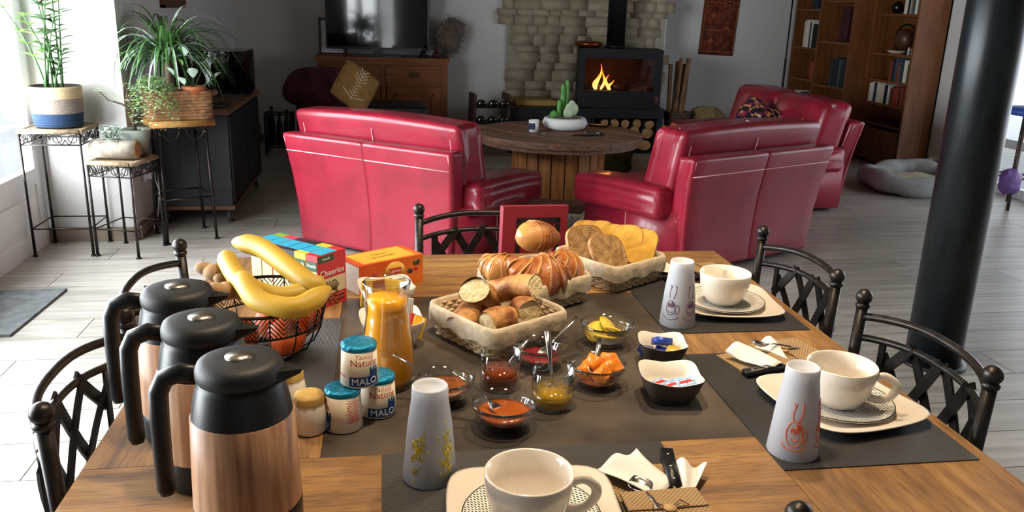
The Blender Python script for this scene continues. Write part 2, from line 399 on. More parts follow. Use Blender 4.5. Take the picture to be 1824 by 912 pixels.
# ------------------------------------------------------------------ red leather sofas
leather = mat('red_leather', '#8f1a2f', .36, col2='#7c1427', nscale=5, bump=.08, bscale=90, coat=.15)
stitch_m = mat('pale_stitching', '#d9a3a3', .7)
dark_fabric = mat('dark_underside', '#1a1012', .9)
def make_sofa(label, loc, rz, W=1.18, seats=2, group=None, far_arm=True):
    t = thing('leather_sofa', label, 'sofa', loc, rz, group)
    hw = W/2; pw = W/seats
    if True:
      for i in range(seats):
        x0 = -hw + pw*(i+.5)
        def shp(v, x0=x0):
            k = (v.z+.33)/.66; x = (x0+v.x)*(.90+.10*k)
            return Vector((x, v.y - .07*max(0, k)**1.5 + .015*math.sin(k*3.1), v.z))
        b = rbox(pw+.020, .12, .66, .032, 4, fn=shp, cuts=4)
        for v in b.verts: v.co += Vector((0, .10, .36))
        obj('back_panel', b, leather, t)
        # back cushion: plump, rounded top, leaning backwards
        def shc(v):
            k = (v.z+.25)/.5
            q = math.cos(v.x/(W if W < 1.4 else pw)*PI); return Vector((v.x, v.y*(1+.10*q) - .12*k, v.z + .02*q*k))
        one = W < 1.4
        if one and i: continue
        cw, cx = (W, 0) if one else (pw, x0)
        b = rbox(cw*.995, .24, .47, .075, 4, fn=shc, cuts=5 if one else 3)
        for v in b.verts: v.co += Vector((cx, .30, .585))
        cu = obj('back_cushion', b, leather, t)
        b = B(); yy = lambda z: .30 - .125 - .12*((z-.335)/.5)
        
        for xx in ((-cw*.44, cw*.44) if one else (-cw*.42, cw*.42)):
            tube(b, [(cx+xx, .30-.12-.12*((z-.335)/.5)-.006*math.cos(xx/cw*PI), z) for z in (.45, .6, .74)] + [(cx+xx, .30-.12-.0972+d-.006*math.cos(xx/cw*PI), z) for d, z in ((.012, .785), (.045, .815), (.10, .824))], .0022, 5)
        if one: tube(b, [(0, .30-.132-.12*((z-.335)/.5)-.001, z) for z in (.45, .6, .745)] + [(0, .30-.133-.0984+d, z) for d, z in ((.012, .795), (.045, .832), (.10, .843))], .0025, 5)
        obj('stitching', b, stitch_m, cu)
      for i in range(seats):
        x0 = -hw + pw*(i+.5)
        obj('seat_cushion', rbox((W-.22)/seats-.004, .62, .17, .05, 4, (-(W-.22)/2+(W-.22)/seats*(i+.5), .56, .36), cuts=2), leather, t)
        # stitched yoke line and side piping on the outer back
        b = B(); tube(b, [((x0-pw*.49)*.985, -.009, .588), ((x0+pw*.49)*.985, -.009, .588)], .0032, 5); obj('stitching', b, stitch_m, t)
    for s in (-1, 1):
        b = B(); tube(b, [((s*(hw-.012))*(.90+.10*k), .047-.07*k**1.5+.015*math.sin(3.1*k), .05+.62*k) for k in [i/10 for i in range(11)]], .003, 5); obj('stitching', b, stitch_m, t)
        def sha(v): return Vector((v.x, v.y, v.z - .05*(v.y+.36)/.7 + .018*math.sin((v.y+.36)*3.2)))
        a = obj('arm', rbox(.24, .76, .19, .075, 4, (s*(hw-.03), .52, .415), fn=sha, cuts=3), leather, t)
        b = B(); tube(b, [(s*(hw+.075), .17+.7*k, .46-.048*k) for k in (0, .25, .5, .75, 1)], .0025, 5); obj('stitching', b, stitch_m, a)
        obj('arm_side', rbox(.15, .80, .34, .03, 3, (s*(hw-.09), .49, .20)), leather, t)
        b = B(); tube(b, [(s*(hw-.012), .50, .05), (s*(hw-.010), .50, .34)], .0025, 5); obj('stitching', b, stitch_m, t)
    obj('front_panel', rbox(W-.3, .72, .25, .03, 3, (0, .50, .165)), leather, t)
    b = B(); box(b, W-.2, .75, .03, (0, .48, .02)); obj('plinth', b, dark_fabric, t)
    return t
make_sofa('red leather armchair with its back to the plant stands, glowing pink in window light', (-.125, 4.68, 0), math.radians(-37.9))
make_sofa('dark red leather armchair with its shaded back to the steel column', (2.13, 4.42, 0), math.radians(25.3))
make_sofa('red leather two seater sofa in front of the bookcases', (3.50, 6.56, 0), math.radians(90), W=1.62)
# patterned cushion on the two seater
cp = bpy.data.materials.new('retro_print'); cp.use_nodes = True
def retro(m):
    nt = m.node_tree; N = nt.nodes; L = nt.links; b = N['Principled BSDF']; b.inputs['Roughness'].default_value = .9
    tc = N.new('ShaderNodeTexCoord'); ck = N.new('ShaderNodeTexChecker'); ck.inputs['Scale'].default_value = 18
    vo = N.new('ShaderNodeTexVoronoi'); vo.inputs['Scale'].default_value = 18; vo.inputs['Randomness'].default_value = 0.
    r = N.new('ShaderNodeValToRGB'); r.color_ramp.interpolation = 'CONSTANT'; e = r.color_ramp.elements
    e[0].color = rgb('#2a1c2c'); e[1].position = .55; e[1].color = rgb('#c98a5a')
    for p, c in ((.3, '#8e2b46'), (.75, '#d9c6b4'), (.88, '#54304f')):
        x = e.new(p); x.color = rgb(c)
    L.new(tc.outputs['Object'], vo.inputs['Vector']); L.new(vo.outputs['Color'], r.inputs['Fac']); L.new(tc.outputs['Object'], ck.inputs['Vector'])
    mx = N.new('ShaderNodeMix'); mx.data_type = 'RGBA'; L.new(ck.outputs['Fac'], mx.inputs['Factor']); L.new(r.outputs[0], mx.inputs['A']); mx.inputs['B'].default_value = rgb('#1c1420')
    L.new(mx.outputs['Result'], b.inputs['Base Color'])
retro(cp)
def pillow(sx, sy, t):
    def fn(v):
        k = max(0, (1-(2*v.x/sx)**2))*max(0, (1-(2*v.y/sy)**2)); return Vector((v.x*(1-.06*(2*v.y/sy)**2), v.y*(1-.06*(2*v.x/sx)**2), v.z*(.12+.88*k**.5)))
    return rbox(sx, sy, t, .004, 2, fn=fn, cuts=9)
tag(obj('cushion', pillow(.36, .36, .13), cp, None, (2.97, 6.35, .63), (.55, -.55, .75)), 'small cushion with a retro dotted print on the red two seater', 'cushion')

# ------------------------------------------------------------------ cable spool coffee table
spool_top = mat('weathered_spool_boards', '#84604a', .62, col2='#5e4233', nscale=5, stretch=(1, 9, 9), bump=.25, bscale=14, rand=.12)
spool_drum = mat('spool_staves', '#b47c46', .55, col2='#8f5a2e', nscale=4, stretch=(8, 8, .8), rand=.14)
sp = thing('spool_table', 'round coffee table made from a wooden cable spool', 'table', (1.31, 6.25, 0), math.radians(-52))
def circ_strip(R, a, b, z0, z1):
    bm = B(); pts = []; n = 14
    def X(y): return math.sqrt(max(R*R-y*y, 0))
    ys = [a+(b-a)*i/n for i in range(n+1)]
    pts = [(X(y), y) for y in ys] + [(-X(y), y) for y in reversed(ys)]
    return prism(bm, pts, z0, z1)
R = .635; nb = 8
for k, (z0, z1) in enumerate(((.485, .53),)):
    for i in range(nb):
        a, b_ = -R+2*R*i/nb, -R+2*R*(i+1)/nb
        obj('board', circ_strip(R, a+.003, b_-.003, z0, z1-.002*(i % 2)), spool_top, sp)
b = B(); prism(b, [(.62*math.cos(a*PI/20), .62*math.sin(a*PI/20)) for a in range(40)], .455, .486); obj('under_flange', b, spool_top, sp)
b = B(); prism(b, [(.56*math.cos(a*PI/20), .56*math.sin(a*PI/20)) for a in range(40)], .02, .075); obj('bottom_flange', b, spool_top, sp)
ns = 22
b = B(); box(b, .03, 2*PI*.34/ns-.006, .40); stave = me('stave', b, spool_drum)
for i in range(ns):
    a = 2*PI*i/ns; obj('stave', stave, None, sp, (.34*math.cos(a), .34*math.sin(a), .265), (0, 0, a))
for a in (0, 2.1, 4.2): 
    b = B(); lathe(b, [(.014, 0), (.012, .006), (.0, .009)], 10); obj('bolt', b, steel, sp, (.2*math.cos(a+.6), .2*math.sin(a+.6), .53))
for a in (1.2, -1.9): obj('batten', rbox(.06, .09, .04, .004, 1, smooth=False), spool_drum, sp, (.36*math.cos(a), .36*math.sin(a), .095), (0, 0, a))
# things on it
ct = thing('cactus_bowl', 'white ribbed oval bowl planted with small cacti on the spool table', 'planter', (1.375, 6.36, .53), 0)
b = B(); lathe(b, [(.10, 0), (.155, .02), (.175, .055), (.16, .09), (.145, .098), (.135, .09), (.0, .085)], 36, flute=36, famp=.008); obj('bowl', b, mat('white_ceramic_rough', '#dfe0e0', .6), ct)
b = B(); lathe(b, [(.135, .09), (.1, .098), (0, .1)], 24, cap0=False); obj('gravel', b, mat('gravel', '#8c7a68', 1, col2='#5c4c40', nscale=90, bump=.8), ct)
cactus_m = mat('cactus_green', '#3c7a35', .6, col2='#63a04a', nscale=30); pale_cactus = mat('pale_cactus', '#94a88a', .7, col2='#b9c4ac', nscale=25)
def column_cactus(x, y, h, r):
    b = B(); lathe(b, [(r*.8, .08), (r, .1), (r, .08+h*.9), (r*.6, .08+h*.98), (0, .08+h)], 20, (x, y, 0), flute=7, famp=.18); obj('cactus', b, cactus_m, ct)
column_cactus(-.02, .02, .27, .017); column_cactus(.012, .03, .30, .015); column_cactus(-.05, .0, .15, .016)
b = B(); ball(b, .035, (-.09, -.01, .115)); obj('cactus', b, cactus_m, ct)
for x, z, s in ((.03, .15, 1), (.06, .16, .9), (.045, .19, .7), (.01, .13, .7)):
    b = B(); ball(b, .042*s, (x, -.02, z), sc=(1, .35, 1.3)); obj('cactus_pad', b, pale_cactus, ct)
cd = thing('candle_jar', 'small white candle jar with dark label on the spool table', 'candle', (1.108, 6.23, .53), math.radians(-10))
b = B(); lathe(b, [(.034, 0), (.04, .09), (.036, .09), (.034, .075), (0, .075)], 28); obj('jar', b, mat('white_glaze', '#e8e8e6', .3), cd)
b = B(); grid_sheet(b, 8, 1, lambda u, v: Vector((.0385*math.sin((u-.5)*1.5-.5), -.0385*math.cos((u-.5)*1.5-.5), .02+.05*v))); obj('label', b, mat('navy_label', '#1d2a4a', .6), cd)
tag(obj('phone', rbox(.075, .15, .009, .004, 2), black_plastic, None, (1.70, 6.56, .5355), (0, 0, .9)), 'black phone lying on the spool table', 'phone')
b = B(); tube(b, [(.0+.17*math.cos(a)*1.0, .1*math.sin(a), .006) for a in [(-1.9+3.3*i/24) for i in range(25)]], .006, 8)
tag(obj('black_cord', b, black_plastic, None, (1.45, 6.12, .53), (0, 0, -.3)), 'black looped cord lying on the spool table', 'cord')
b = B(); ball(b, .016, (0, 0, .012), sc=(1, 1, .75)); tag(obj('glass_pebble', b, steel, None, (1.575, 6.09, .53)), 'shiny little pebble on the spool table', 'ornament')
# shaggy white rug under it
random.seed(11)
def rug():
    bm = B(); cx, cy, rx, ry = 1.35, 5.95, .62, .42
    vs = []
    for i in range(2600):
        a = random.uniform(0, 2*PI); r = math.sqrt(random.random()); x, y = cx+rx*r*math.cos(a), cy+ry*r*math.sin(a)
        if math.hypot(x-1.31, y-6.25) < .60: continue
        d = Vector((random.uniform(-.03, .03), random.uniform(-.03, .03), 0)); h = random.uniform(.02, .04); w_ = random.uniform(.006, .012); s_ = Vector((-d.y, d.x, 0)).normalized()*w_
        p = Vector((x, y, .0))
        add(bm, [p-s_, p+s_, p+d+s_*.6+Vector((0, 0, h)), p+d-s_*.6+Vector((0, 0, h))], [(0, 1, 2, 3)])
    prism(bm, [(cx+rx*math.cos(k*PI/24), cy+ry*math.sin(k*PI/24)) for k in range(48)], .0, .014)
    return bm
o = obj('shag_rug', rug(), mat('white_shag', '#d8d4cc', 1.)); tag(o, 'white shaggy rug under the spool table', 'rug')

# ------------------------------------------------------------------ bench, stove, fire
bn = thing('hearth_bench', 'black hearth bench with a log niche under the stove', 'bench', (0, 0, 0))
def part_box(n, p, m, sx, sy, sz, c, r=.006): return obj(n, rbox(sx, sy, sz, r, 2, c, smooth=False), m, p)
part_box('bench_top', bn, navy, 1.63, .64, .10, (2.03, 8.66, .42))
part_box('left_block', bn, navy, .86, .60, .37, (1.66, 8.67, .185))
part_box('right_panel', bn, navy, .06, .60, .37, (2.815, 8.67, .185))
part_box('niche_back', bn, black_metal, .70, .03, .37, (2.44, 8.955, .185))
part_box('niche_floor', bn, black_metal, .70, .57, .02, (2.44, 8.665, .012))
part_box('middle_panel', bn, navy, .04, .60, .37, (2.10, 8.67, .185))
bark = mat('bark', '#4a3a2c', .95, col2='#2f241b', nscale=20, stretch=(1, 1, 1), bump=.5); logend = mat('log_end', '#b58d5d', .8, col2='#8d6840', nscale=14)
random.seed(5)
def logpiece(x, y, z, r, ln, i):
    t = thing('firewood_log', 'split firewood log stacked in the niche below the stove', 'log', (x, y, z), 0, 'logs in the hearth niche')
    n = 14; ph = random.random()*6; k1 = random.uniform(.04, .14)
    def ring(yv): return [Vector((r*(1+k1*math.sin(2*a+ph)+.05*math.sin(5*a+ph))*math.cos(a), yv, r*(1+k1*math.sin(2*a+ph))*math.sin(a))) for a in [2*PI*k/n for k in range(n)]]
    b = B(); add(b, ring(0)+ring(ln), [(k, n+k, n+(k+1) % n, (k+1) % n) for k in range(n)], True); obj('bark_side', b, bark, t)
    b = B(); add(b, ring(0), [tuple(range(n))]); obj('cut_end', b, logend, t)
rows = [(.088, [2.20, 2.34, 2.50, 2.68], .062), (.21, [2.19, 2.30, 2.44, 2.57, 2.71], .055), (.308, [2.24, 2.35, 2.47, 2.60, 2.72], .045)]
i = 0
for z, xs, r in rows:
    for x in xs:
        rr = r*random.uniform(.85, 1.12); logpiece(x, 8.40+random.uniform(0, .06), z+random.uniform(-.008, .008), rr, .42, i); i += 1
st = thing('wood_stove', 'black steel wood stove with a wide glass door and a burning fire', 'stove', (2.36, 8.36, .475), math.radians(-9))
stv = mat('stove_steel', '#16181b', .55, .3)
W_, D_, H_ = .84, .46, .585
part_box('left_side', st, stv, .03, D_, H_, (-W_/2+.015, D_/2, H_/2)); part_box('right_side', st, stv, .03, D_, H_, (W_/2-.015, D_/2, H_/2))
part_box('top_plate', st, stv, W_+.01, D_+.02, .03, (0, D_/2, H_-.015)); part_box('floor_plate', st, stv, W_, D_, .05, (0, D_/2, .025)); part_box('back_plate', st, stv, W_, .03, H_, (0, D_-.015, H_/2))
f = B(); box(f, .06, .03, H_-.03, (-W_/2+.03, .0, (H_-.03)/2)); box(f, .075, .03, H_-.03, (W_/2-.0375, .0, (H_-.03)/2)); box(f, W_-.135, .03, .17, (-.0075, .0, .085)); box(f, W_-.135, .03, .06, (-.0075, 0, H_-.06))
dr = obj('door_frame', f, stv, st)
gl = clear_pane('stove_glass', (.8, .72, .66, 1), refl=1.4); b = B(); box(b, W_-.135, .006, H_-.26, (-.0075, .004, .17+(H_-.26)/2)); obj('glass', b, gl, dr)
part_box('latch', dr, steel, .045, .02, .085, (W_/2-.04, -.022, .085))
brick_m = mat('firebrick', '#3a2c26', .95, col2='#241a16', nscale=12); part_box('fire_bed', st, brick_m, W_-.1, D_-.08, .02, (0, D_/2, .15)); part_box('fire_back', st, brick_m, W_-.08, .02, H_-.2, (0, D_-.05, .33))
flame = bpy.data.materials.new('flame'); flame.use_nodes = True
def flame_nodes():
    nt = flame.node_tree; N = nt.nodes; L = nt.links; N.remove(N['Principled BSDF'])
    e = N.new('ShaderNodeEmission'); e.inputs[1].default_value = 7; tc = N.new('ShaderNodeTexCoord'); sp_ = N.new('ShaderNodeSeparateXYZ'); r = N.new('ShaderNodeValToRGB')
    L.new(tc.outputs['Generated'], sp_.inputs[0]); L.new(sp_.outputs['Z'], r.inputs[0]); r.color_ramp.elements[0].color = (1, .62, .2, 1); r.color_ramp.elements[1].color = (1, .12, .01, 1); x = r.color_ramp.elements.new(.5); x.color = (1, .38, .06, 1)
    L.new(r.outputs[0], e.inputs[0]); L.new(e.outputs[0], N['Material Output'].inputs[0])
flame_nodes()
fr = thing('fire', 'orange flames burning behind the stove glass', 'fire', (2.36, 8.36, .475+.17), math.radians(-9))
random.seed(2)
for x, h, r in ((-.24, .15, .03), (-.21, .26, .038), (-.17, .20, .035), (-.12, .15, .04), (-.08, .10, .035)):
    pts = [(x+.02*math.sin(k*5+x*40)+.015*k, .14, k*h) for k in [i/8 for i in range(9)]]
    b = B(); tube(b, pts, [r*(1.0-.05*i)*(math.sin(min(1, (i+1.5)/5)*PI/2)) * (1-(i/8)**2)+.001 for i in range(9)], 8, flat=.5); obj('flame', b, flame, fr)
for x, a in ((-.18, .3), (-.05, -.25)):
    b = B(); tube(b, [(x-.12, .2, .0), (x+.12, .16, .02)], .035, 10); obj('burning_log', b, bark, fr)
l = bpy.data.lights.new('fire_light', 'POINT'); l.energy = 5; l.color = (1, .42, .12); l.shadow_soft_size = .08
o = bpy.data.objects.new('fire_light', l); o.location = (-.15, .12, .12); COL.objects.link(o); o.parent = fr
t = thing('stove_pipe', 'black flue pipe rising from the top of the stove', 'pipe', (2.36, 8.62, 1.06))
b = B(); lathe(b, [(.095, 0), (.095, 1.55)], 32); obj('pipe', b, black_metal, t); b = B(); lathe(b, [(.105, 0), (.105, .03), (.096, .03)], 32); obj('collar', b, black_metal, t)
t = thing('copper_pan', 'round copper pan with a lid sitting on the stove', 'pan', (2.07, 8.60, 1.06))
copper = mat('copper', '#8a4a2c', .35, .9)
b = B(); lathe(b, [(.10, 0), (.14, .025), (.14, .05), (.10, .065), (0, .07)], 28); obj('pan', b, copper, t); b = B(); tube(b, [(-.03, 0, .07), (-.03, 0, .09), (.03, 0, .09), (.03, 0, .07)], .006); obj('handle', b, black_metal, t)
tag(obj('bench_cushion', rbox(.44, .40, .06, .028, 3, cuts=2), mat('ochre_cloth', '#a98a4a', .9, col2='#94773d', nscale=30)), 'ochre seat cushion lying on the hearth bench', 'cushion').location = (1.52, 8.66, .50)
# kindling basket and sack
t = thing('kindling_basket', 'woven basket holding upright wood sticks beside the stove', 'basket', (3.06, 8.55, 0))
wick = mat('dark_wicker', '#5a4332', .8, col2='#3d2d21', nscale=30)
b = B()
for k in range(14): tube(b, [((.13+.02*math.sin(k*.5)+.004*(i % 2))*math.cos(i*PI/10), (.13+.02*math.sin(k*.5)+.004*(i % 2))*math.sin(i*PI/10), .02+k*.03) for i in range(20)], .016, 6, closed=True)
obj('weave', b, wick, t)
random.seed(9); stick_m = mat('split_sticks', '#7b5a3e', .85, col2='#5a4029', nscale=8, stretch=(6, 6, 1), rand=.2)
for i in range(7):
    a = random.uniform(0, 6.28); r_ = random.uniform(.02, .09); o = obj('stick', rbox(.035, .03, random.uniform(.75, .95), .006, 1, (0, 0, .5), False), stick_m, t, (r_*math.cos(a), r_*math.sin(a), .03), (random.uniform(-.12, .12), random.uniform(-.12, .12), a))
bag_m = mat('hessian_sack', '#8a7650', .95, col2='#6f5d3c', nscale=40, bump=.3)
def blob(sx, sy, sz, s, a, n=24, flatb=True):
    b = B(); ball(b, 1, n=n, fn=lambda v: wob(v, s, a))
    for v in b.verts:
        v.co = Vector((v.co.x*sx, v.co.y*sy, max(v.co.z, -.62 if flatb else -9)*sz))
    return b
tag(obj('hessian_sack', blob(.22, .17, .30, 1.8, .28), bag_m, None, (3.46, 8.72, .19)), 'slumped beige sack beside the kindling basket', 'sack')
tag(obj('olive_bag', blob(.22, .16, .18, 2.0, .22), mat('olive_cloth', '#5a5530', .95, col2='#45411f', nscale=20), None, (2.05, 7.45, .11)), 'olive cloth bag on the floor in front of the hearth bench', 'bag')
t = thing('painted_bottle', 'narrow bottle with yellow, green, white and red bands beside the armchair', 'bottle', (2.61, 7.6, 0))
for nme, z0, z1, c in (('red_band', .0, .14, '#a8222a'), ('white_band', .14, .22, '#d8d6d0'), ('green_band', .22, .29, '#2f6a34'), ('yellow_band', .29, .40, '#d2a526')):
    b = B(); lathe(b, [(.04, z0), (.04 if z1 < .35 else .018, z1)], 20); obj(nme, b, mat('paint_'+nme, c, .4), t)

# ------------------------------------------------------------------ sideboard and television
sb = thing('pine_sideboard', 'honey pine sideboard with two drawers and panelled doors', 'sideboard', (-.02, 8.42, 0))
part_box('body', sb, pine, 1.22, .50, .84, (0, .27, .46)); part_box('plinth', sb, pine_x, 1.26, .52, .06, (0, .265, .03)); part_box('top', sb, pine_x, 1.30, .56, .04, (0, .25, .91)); part_box('cornice', sb, pine_x, 1.26, .54, .03, (0, .26, .876))
part_box('rail', sb, pine_x, 1.24, .025, .025, (0, .012, .665)); part_box('middle_stile', sb, pine, .035, .02, .80, (0, .012, .47))
for s in (-1, 1):
    part_box('corner_post', sb, pine, .06, .03, .80, (s*.60, .01, .46))
    d = part_box('drawer', sb, pine_x, .53, .03, .15, (s*.30, .01, .765)); fb = B()
    for zz in (-.085, .085): box(fb, .55, .02, .016, (s*.30, .0, .765+zz*.95))
    for xx in (-.27, .27): box(fb, .016, .02, .16, (s*.30+xx, .0, .765))
    obj('bead', fb, pine_x, d)
    b = B(); tube(b, [(s*.30-.04, -.01, .77), (s*.30-.04, -.03, .755), (s*.30+.04, -.03, .755), (s*.30+.04, -.01, .77)], .005); box(b, .10, .006, .035, (s*.30, -.008, .775)); obj('drawer_pull', b, mat('aged_brass', '#5a4a30', .45, .8), d)
    dd = part_box('door', sb, pine, .53, .03, .57, (s*.30, .01, .365)); part_box('door_panel', dd, pine, .33, .02, .38, (s*.30, -.008, .365), .01)
    fb = B()
    for zz in (-.21, .21): box(fb, .38, .022, .02, (s*.30, -.004, .365+zz))
    for xx in (-.185, .185): box(fb, .02, .022, .43, (s*.30+xx, -.004, .365))
    obj('door_bead', fb, pine_x, dd)
tv = thing('television', 'large black flat screen television on the pine sideboard', 'television', (-.07, 8.62, .93), math.radians(-8))
part_box('case', tv, black_plastic, 1.02, .04, .60, (0, 0, .36)); b = B(); box(b, .985, .004, .56, (0, -.022, .365)); obj('screen', b, mat('screen_black', '#05070a', .07, coat=.3), tv)
part_box('foot', tv, black_plastic, .5, .2, .012, (0, 0, .006)); part_box('neck', tv, black_plastic, .1, .03, .08, (0, .01, .04))
pf = thing('picture_frame', 'black picture frame leaning on the wall behind the television', 'picture', (-.52, 8.80, .93), 0, rot=(-.12, 0, 0))
b = B(); box(b, .25, .02, .34, (0, 0, .17)); obj('mount', b, white_paint, pf); f = B()
for xx in (-.125, .125): box(f, .025, .03, .36, (xx, -.005, .17))
for zz in (0.0, .34): box(f, .275, .03, .025, (0, -.005, zz+.0))
obj('frame', f, black_plastic, pf); b = B(); box(b, .12, .004, .2, (0, -.012, .17)); obj('print', b, mat('dark_print', '#2a2b2d', .6), pf)
tp = pf_w = thing('picture_frame', 'brown picture hung high on the wall behind the plants', 'picture', (-1.49, 6.5, 1.62), PI/2)
b = B(); box(b, .62, .02, .5, (0, 0, 0)); obj('panel', b, mat('brown_art', '#6e4a35', .8, col2='#54382a', nscale=4), tp); f = B()
for xx in (-.31, .31): box(f, .02, .03, .52, (xx, 0, 0))
for zz in (-.25, .25): box(f, .64, .03, .02, (0, 0, zz))
obj('frame', f, mat('brown_frame', '#5d3d2a', .6), tp)
random.seed(21)
def fur():
    bm = B(); ball(bm, 1, n=20, fn=lambda v: wob(v, 1.6, .25))
    for v in bm.verts: v.co = Vector((v.co.x*.13, v.co.y*.12, v.co.z*.20))
    bm.normal_update(); base = [(v.co.copy(), v.normal.copy()) for v in bm.verts]
    for p, n in base:
        for q in range(5):
            d = (n + Vector((random.uniform(-.5, .5), random.uniform(-.5, .5), random.uniform(-.6, .3))))*random.uniform(.02, .035)
            s_ = d.orthogonal().normalized()*.004; pp = p + Vector((random.uniform(-.015, .015), random.uniform(-.015, .015), random.uniform(-.015, .015)))
            add(bm, [pp-s_, pp+s_, pp+d], [(0, 1, 2)])
    return bm
tag(obj('fur_throw', fur(), mat('brown_fur', '#6d5a4c', 1, col2='#4c3d33', nscale=12, sheen=.5), None, (.65, 8.78, 1.12), (0, .45, 0)), 'fluffy brown fur throw hanging beside the television', 'throw')
for x, c, h, l_ in ((.37, '#0b0d12', .12, 'small dark blue tagine ornament on the sideboard'), (.50, '#3a1d16', .12, 'small brown tagine ornament on the sideboard')):
    t = thing('tagine_ornament', l_, 'ornament', (x, 8.44, .93)); m_ = mat('glaze_'+c[1:], c, .2)
    b = B(); lathe(b, [(.035, 0), (.05, .015), (.05, .02), (.0, .02)], 20); obj('dish', b, m_, t); b = B(); lathe(b, [(.043, .02), (.03, .045), (.012, .08), (.01, .09), (.017, .098), (.012, .112), (0, .115)], 20); obj('lid', b, m_, t)
# lounge chair behind the pink armchair
black_leather = mat('black_leather', '#0c0c0e', .45, bump=.1, bscale=70)
lc = thing('lounge_chair', 'black leather lounge chair with a burgundy throw over its back', 'chair', (-.25, 7.45, 0), 0)
obj('seat', rbox(.62, .6, .16, .05, 3, (-.15, 0, .36), cuts=2), black_leather, lc); obj('footrest', rbox(.62, .50, .24, .04, 3, (.30, -.02, .48), cuts=2), black_leather, lc)
obj('backrest', rbox(.50, .14, .50, .06, 3, cuts=2), black_leather, lc, (-.28, .16, .56), (-.2, 0, 0))
obj('throw', blob(.35, .22, .20, 1.3, .12, flatb=False), mat('burgundy_cloth', '#54202a', .95, col2='#3c121a', nscale=12), lc, (-.28, .06, .70))
b = B()
for s in (-1, 1): tube(b, [(-.4, s*.25, .3), (-.3, s*.27, .02), (.4, s*.27, .02), (.35, s*.25, .3)], .014)
obj('frame', b, black_metal, lc)
ochre = mat('ochre_fabric', '#9a7440', .9, col2='#856236', nscale=30); pl = thing('ochre_pillow', 'ochre pillow with a pale fern print on the lounge chair', 'cushion', (-.25, 7.12, .76), 0, rot=(1.1, .62, .2))
obj('pillow_body', pillow(.34, .36, .11), ochre, pl)
b = B(); fern = mat('pale_print', '#cdbd9c', .9)
for k in range(9):
    y = -.13+.03*k
    for s in (-1, 1): bar(b, (0, y, .056-.02*abs(y*4)), (s*(.10-.008*k), y+.05, .05-.10*(.1-.008*k)), .008, .002)
bar(b, (0, -.15, .05), (0, .15, .05), .005, .002); obj('fern_print', b, fern, pl, (0, 0, .003))
# wine rack
wr = thing('wine_rack', 'slanted wooden wine rack with carved lower panel', 'rack', (1.03, 8.15, 0), math.radians(4)); rackw = mat('rack_wood', '#4a3428', .7, col2='#38271e', nscale=6, stretch=(6, 6, 1))
for s in (-1, 1): obj('side_panel', rbox(.03, .30, .60, .006, 1, (s*.17, .18, .31), False, fn=lambda v: Vector((v.x, v.y - .12*(v.z), v.z))), rackw, wr)
lp = part_box('lower_panel', wr, rackw, .36, .02, .22, (0, .07, .12)); part_box('base_rail', wr, rackw, .40, .03, .03, (0, .05, .015))
for x in (-.11, 0, .11):
    b = B(); lathe(b, [(0, 0), (.024, .0), (.024, .002), (0, .002)], 16); bmesh.ops.rotate(b, verts=b.verts, matrix=Matrix.Rotation(PI/2, 3, 'X')); box(b, .008, .003, .06, (0, -.001, -.05)); obj('cutout_motif', b, black_metal, lp, (x, .058, .15))
for z in (.32, .48): part_box('shelf_bar', wr, rackw, .34, .24, .02, (0, .2, z))
bt = mat('bottle_glass', '#080b09', .15, coat=.5); cap_m = mat('bottle_capsule', '#15100f', .4)
for j, z in enumerate((.375, .535)):
    for i in range(3):
        bo = thing('wine_bottle', 'dark wine bottle lying in the slanted wooden rack', 'bottle', (1.03-.11+.11*i, 8.06-.02*j, z), 0, 'bottles in the wine rack', rot=(-PI/2-.06, 0, 0))
        b = B(); lathe(b, [(0, .01), (.03, .0), (.038, .01), (.038, .19), (.014, .24), (.014, .28)], 18); obj('glass', b, bt, bo); b = B(); lathe(b, [(.0155, .255), (.0155, .295), (0, .295)], 14); obj('capsule', b, cap_m, bo)
# dark rack in the far corner
dk = thing('fireside_rack', 'dark metal rack with upright pieces in the shadowed corner', 'rack', (-1.02, 8.3, 0))
b = B()
for x in (-.12, .12):
    tube(b, [(x, -.1, .0), (x, -.1, .40), (x, .1, .40), (x, .1, 0)], .012)
for z in (.08, .39): tube(b, [(-.12, -.1, z), (.12, -.1, z), (.12, .1, z), (-.12, .1, z)], .008, closed=True)
obj('frame', b, black_metal, dk)
for x, h in ((-.07, .46), (.0, .40), (.07, .43)): b = B(); lathe(b, [(.03, .085), (.033, .12), (.03, h*.7), (.014, h*.85), (.016, h)], 14, (x, 0, 0)); obj('upright_piece', b, black_metal, dk)

# ------------------------------------------------------------------ bookcases
BKC = ['#2b3a35', '#5b2a20', '#c8bfae', '#1c2430', '#7a6a4a', '#3e4a57', '#8f3b24', '#d6d0c2', '#26332a', '#4a2f3a']
bkm = [mat('book_%d' % i, c, .6) for i, c in enumerate(BKC)]
def bookcase(label, loc, ln, dep, H, shelves, posts, low=None):
    t = thing('bookcase', label, 'bookcase', loc, 0)           # front faces -x, runs along +y
    part_box('end_panel', t, shelfwood, dep, .028, H, (dep/2, .014, H/2), .003); part_box('end_panel', t, shelfwood, dep, .028, H, (dep/2, ln-.014, H/2), .003); part_box('back_panel', t, shelfwood, .012, ln, H, (dep-.006, ln/2, H/2), .002)
    for p in posts: part_box('divider', t, shelfwood, dep, .03, H, (dep/2, p, H/2), .003)
    for y0, y1, zs in shelves:
        for z in zs: part_box('shelf', t, shelfwood, dep-.02, y1-y0, .024, (dep/2+.005, (y0+y1)/2, z), .003)
    if low: part_box('cupboard_door', t, shelfwood, .02, low[1]-low[0], low[2], (.01, (low[0]+low[1])/2, low[2]/2+.03), .003)
    return t
bookcase('tall wooden bookcase with its pale side panel lit, beside the dog bed', (4.92, 7.41, 0), .74, .32, 2.4, [(.02, .72, (.06, .40, .60, .83, 1.09, 1.467, 1.8))], [], (.02, .72, .33))
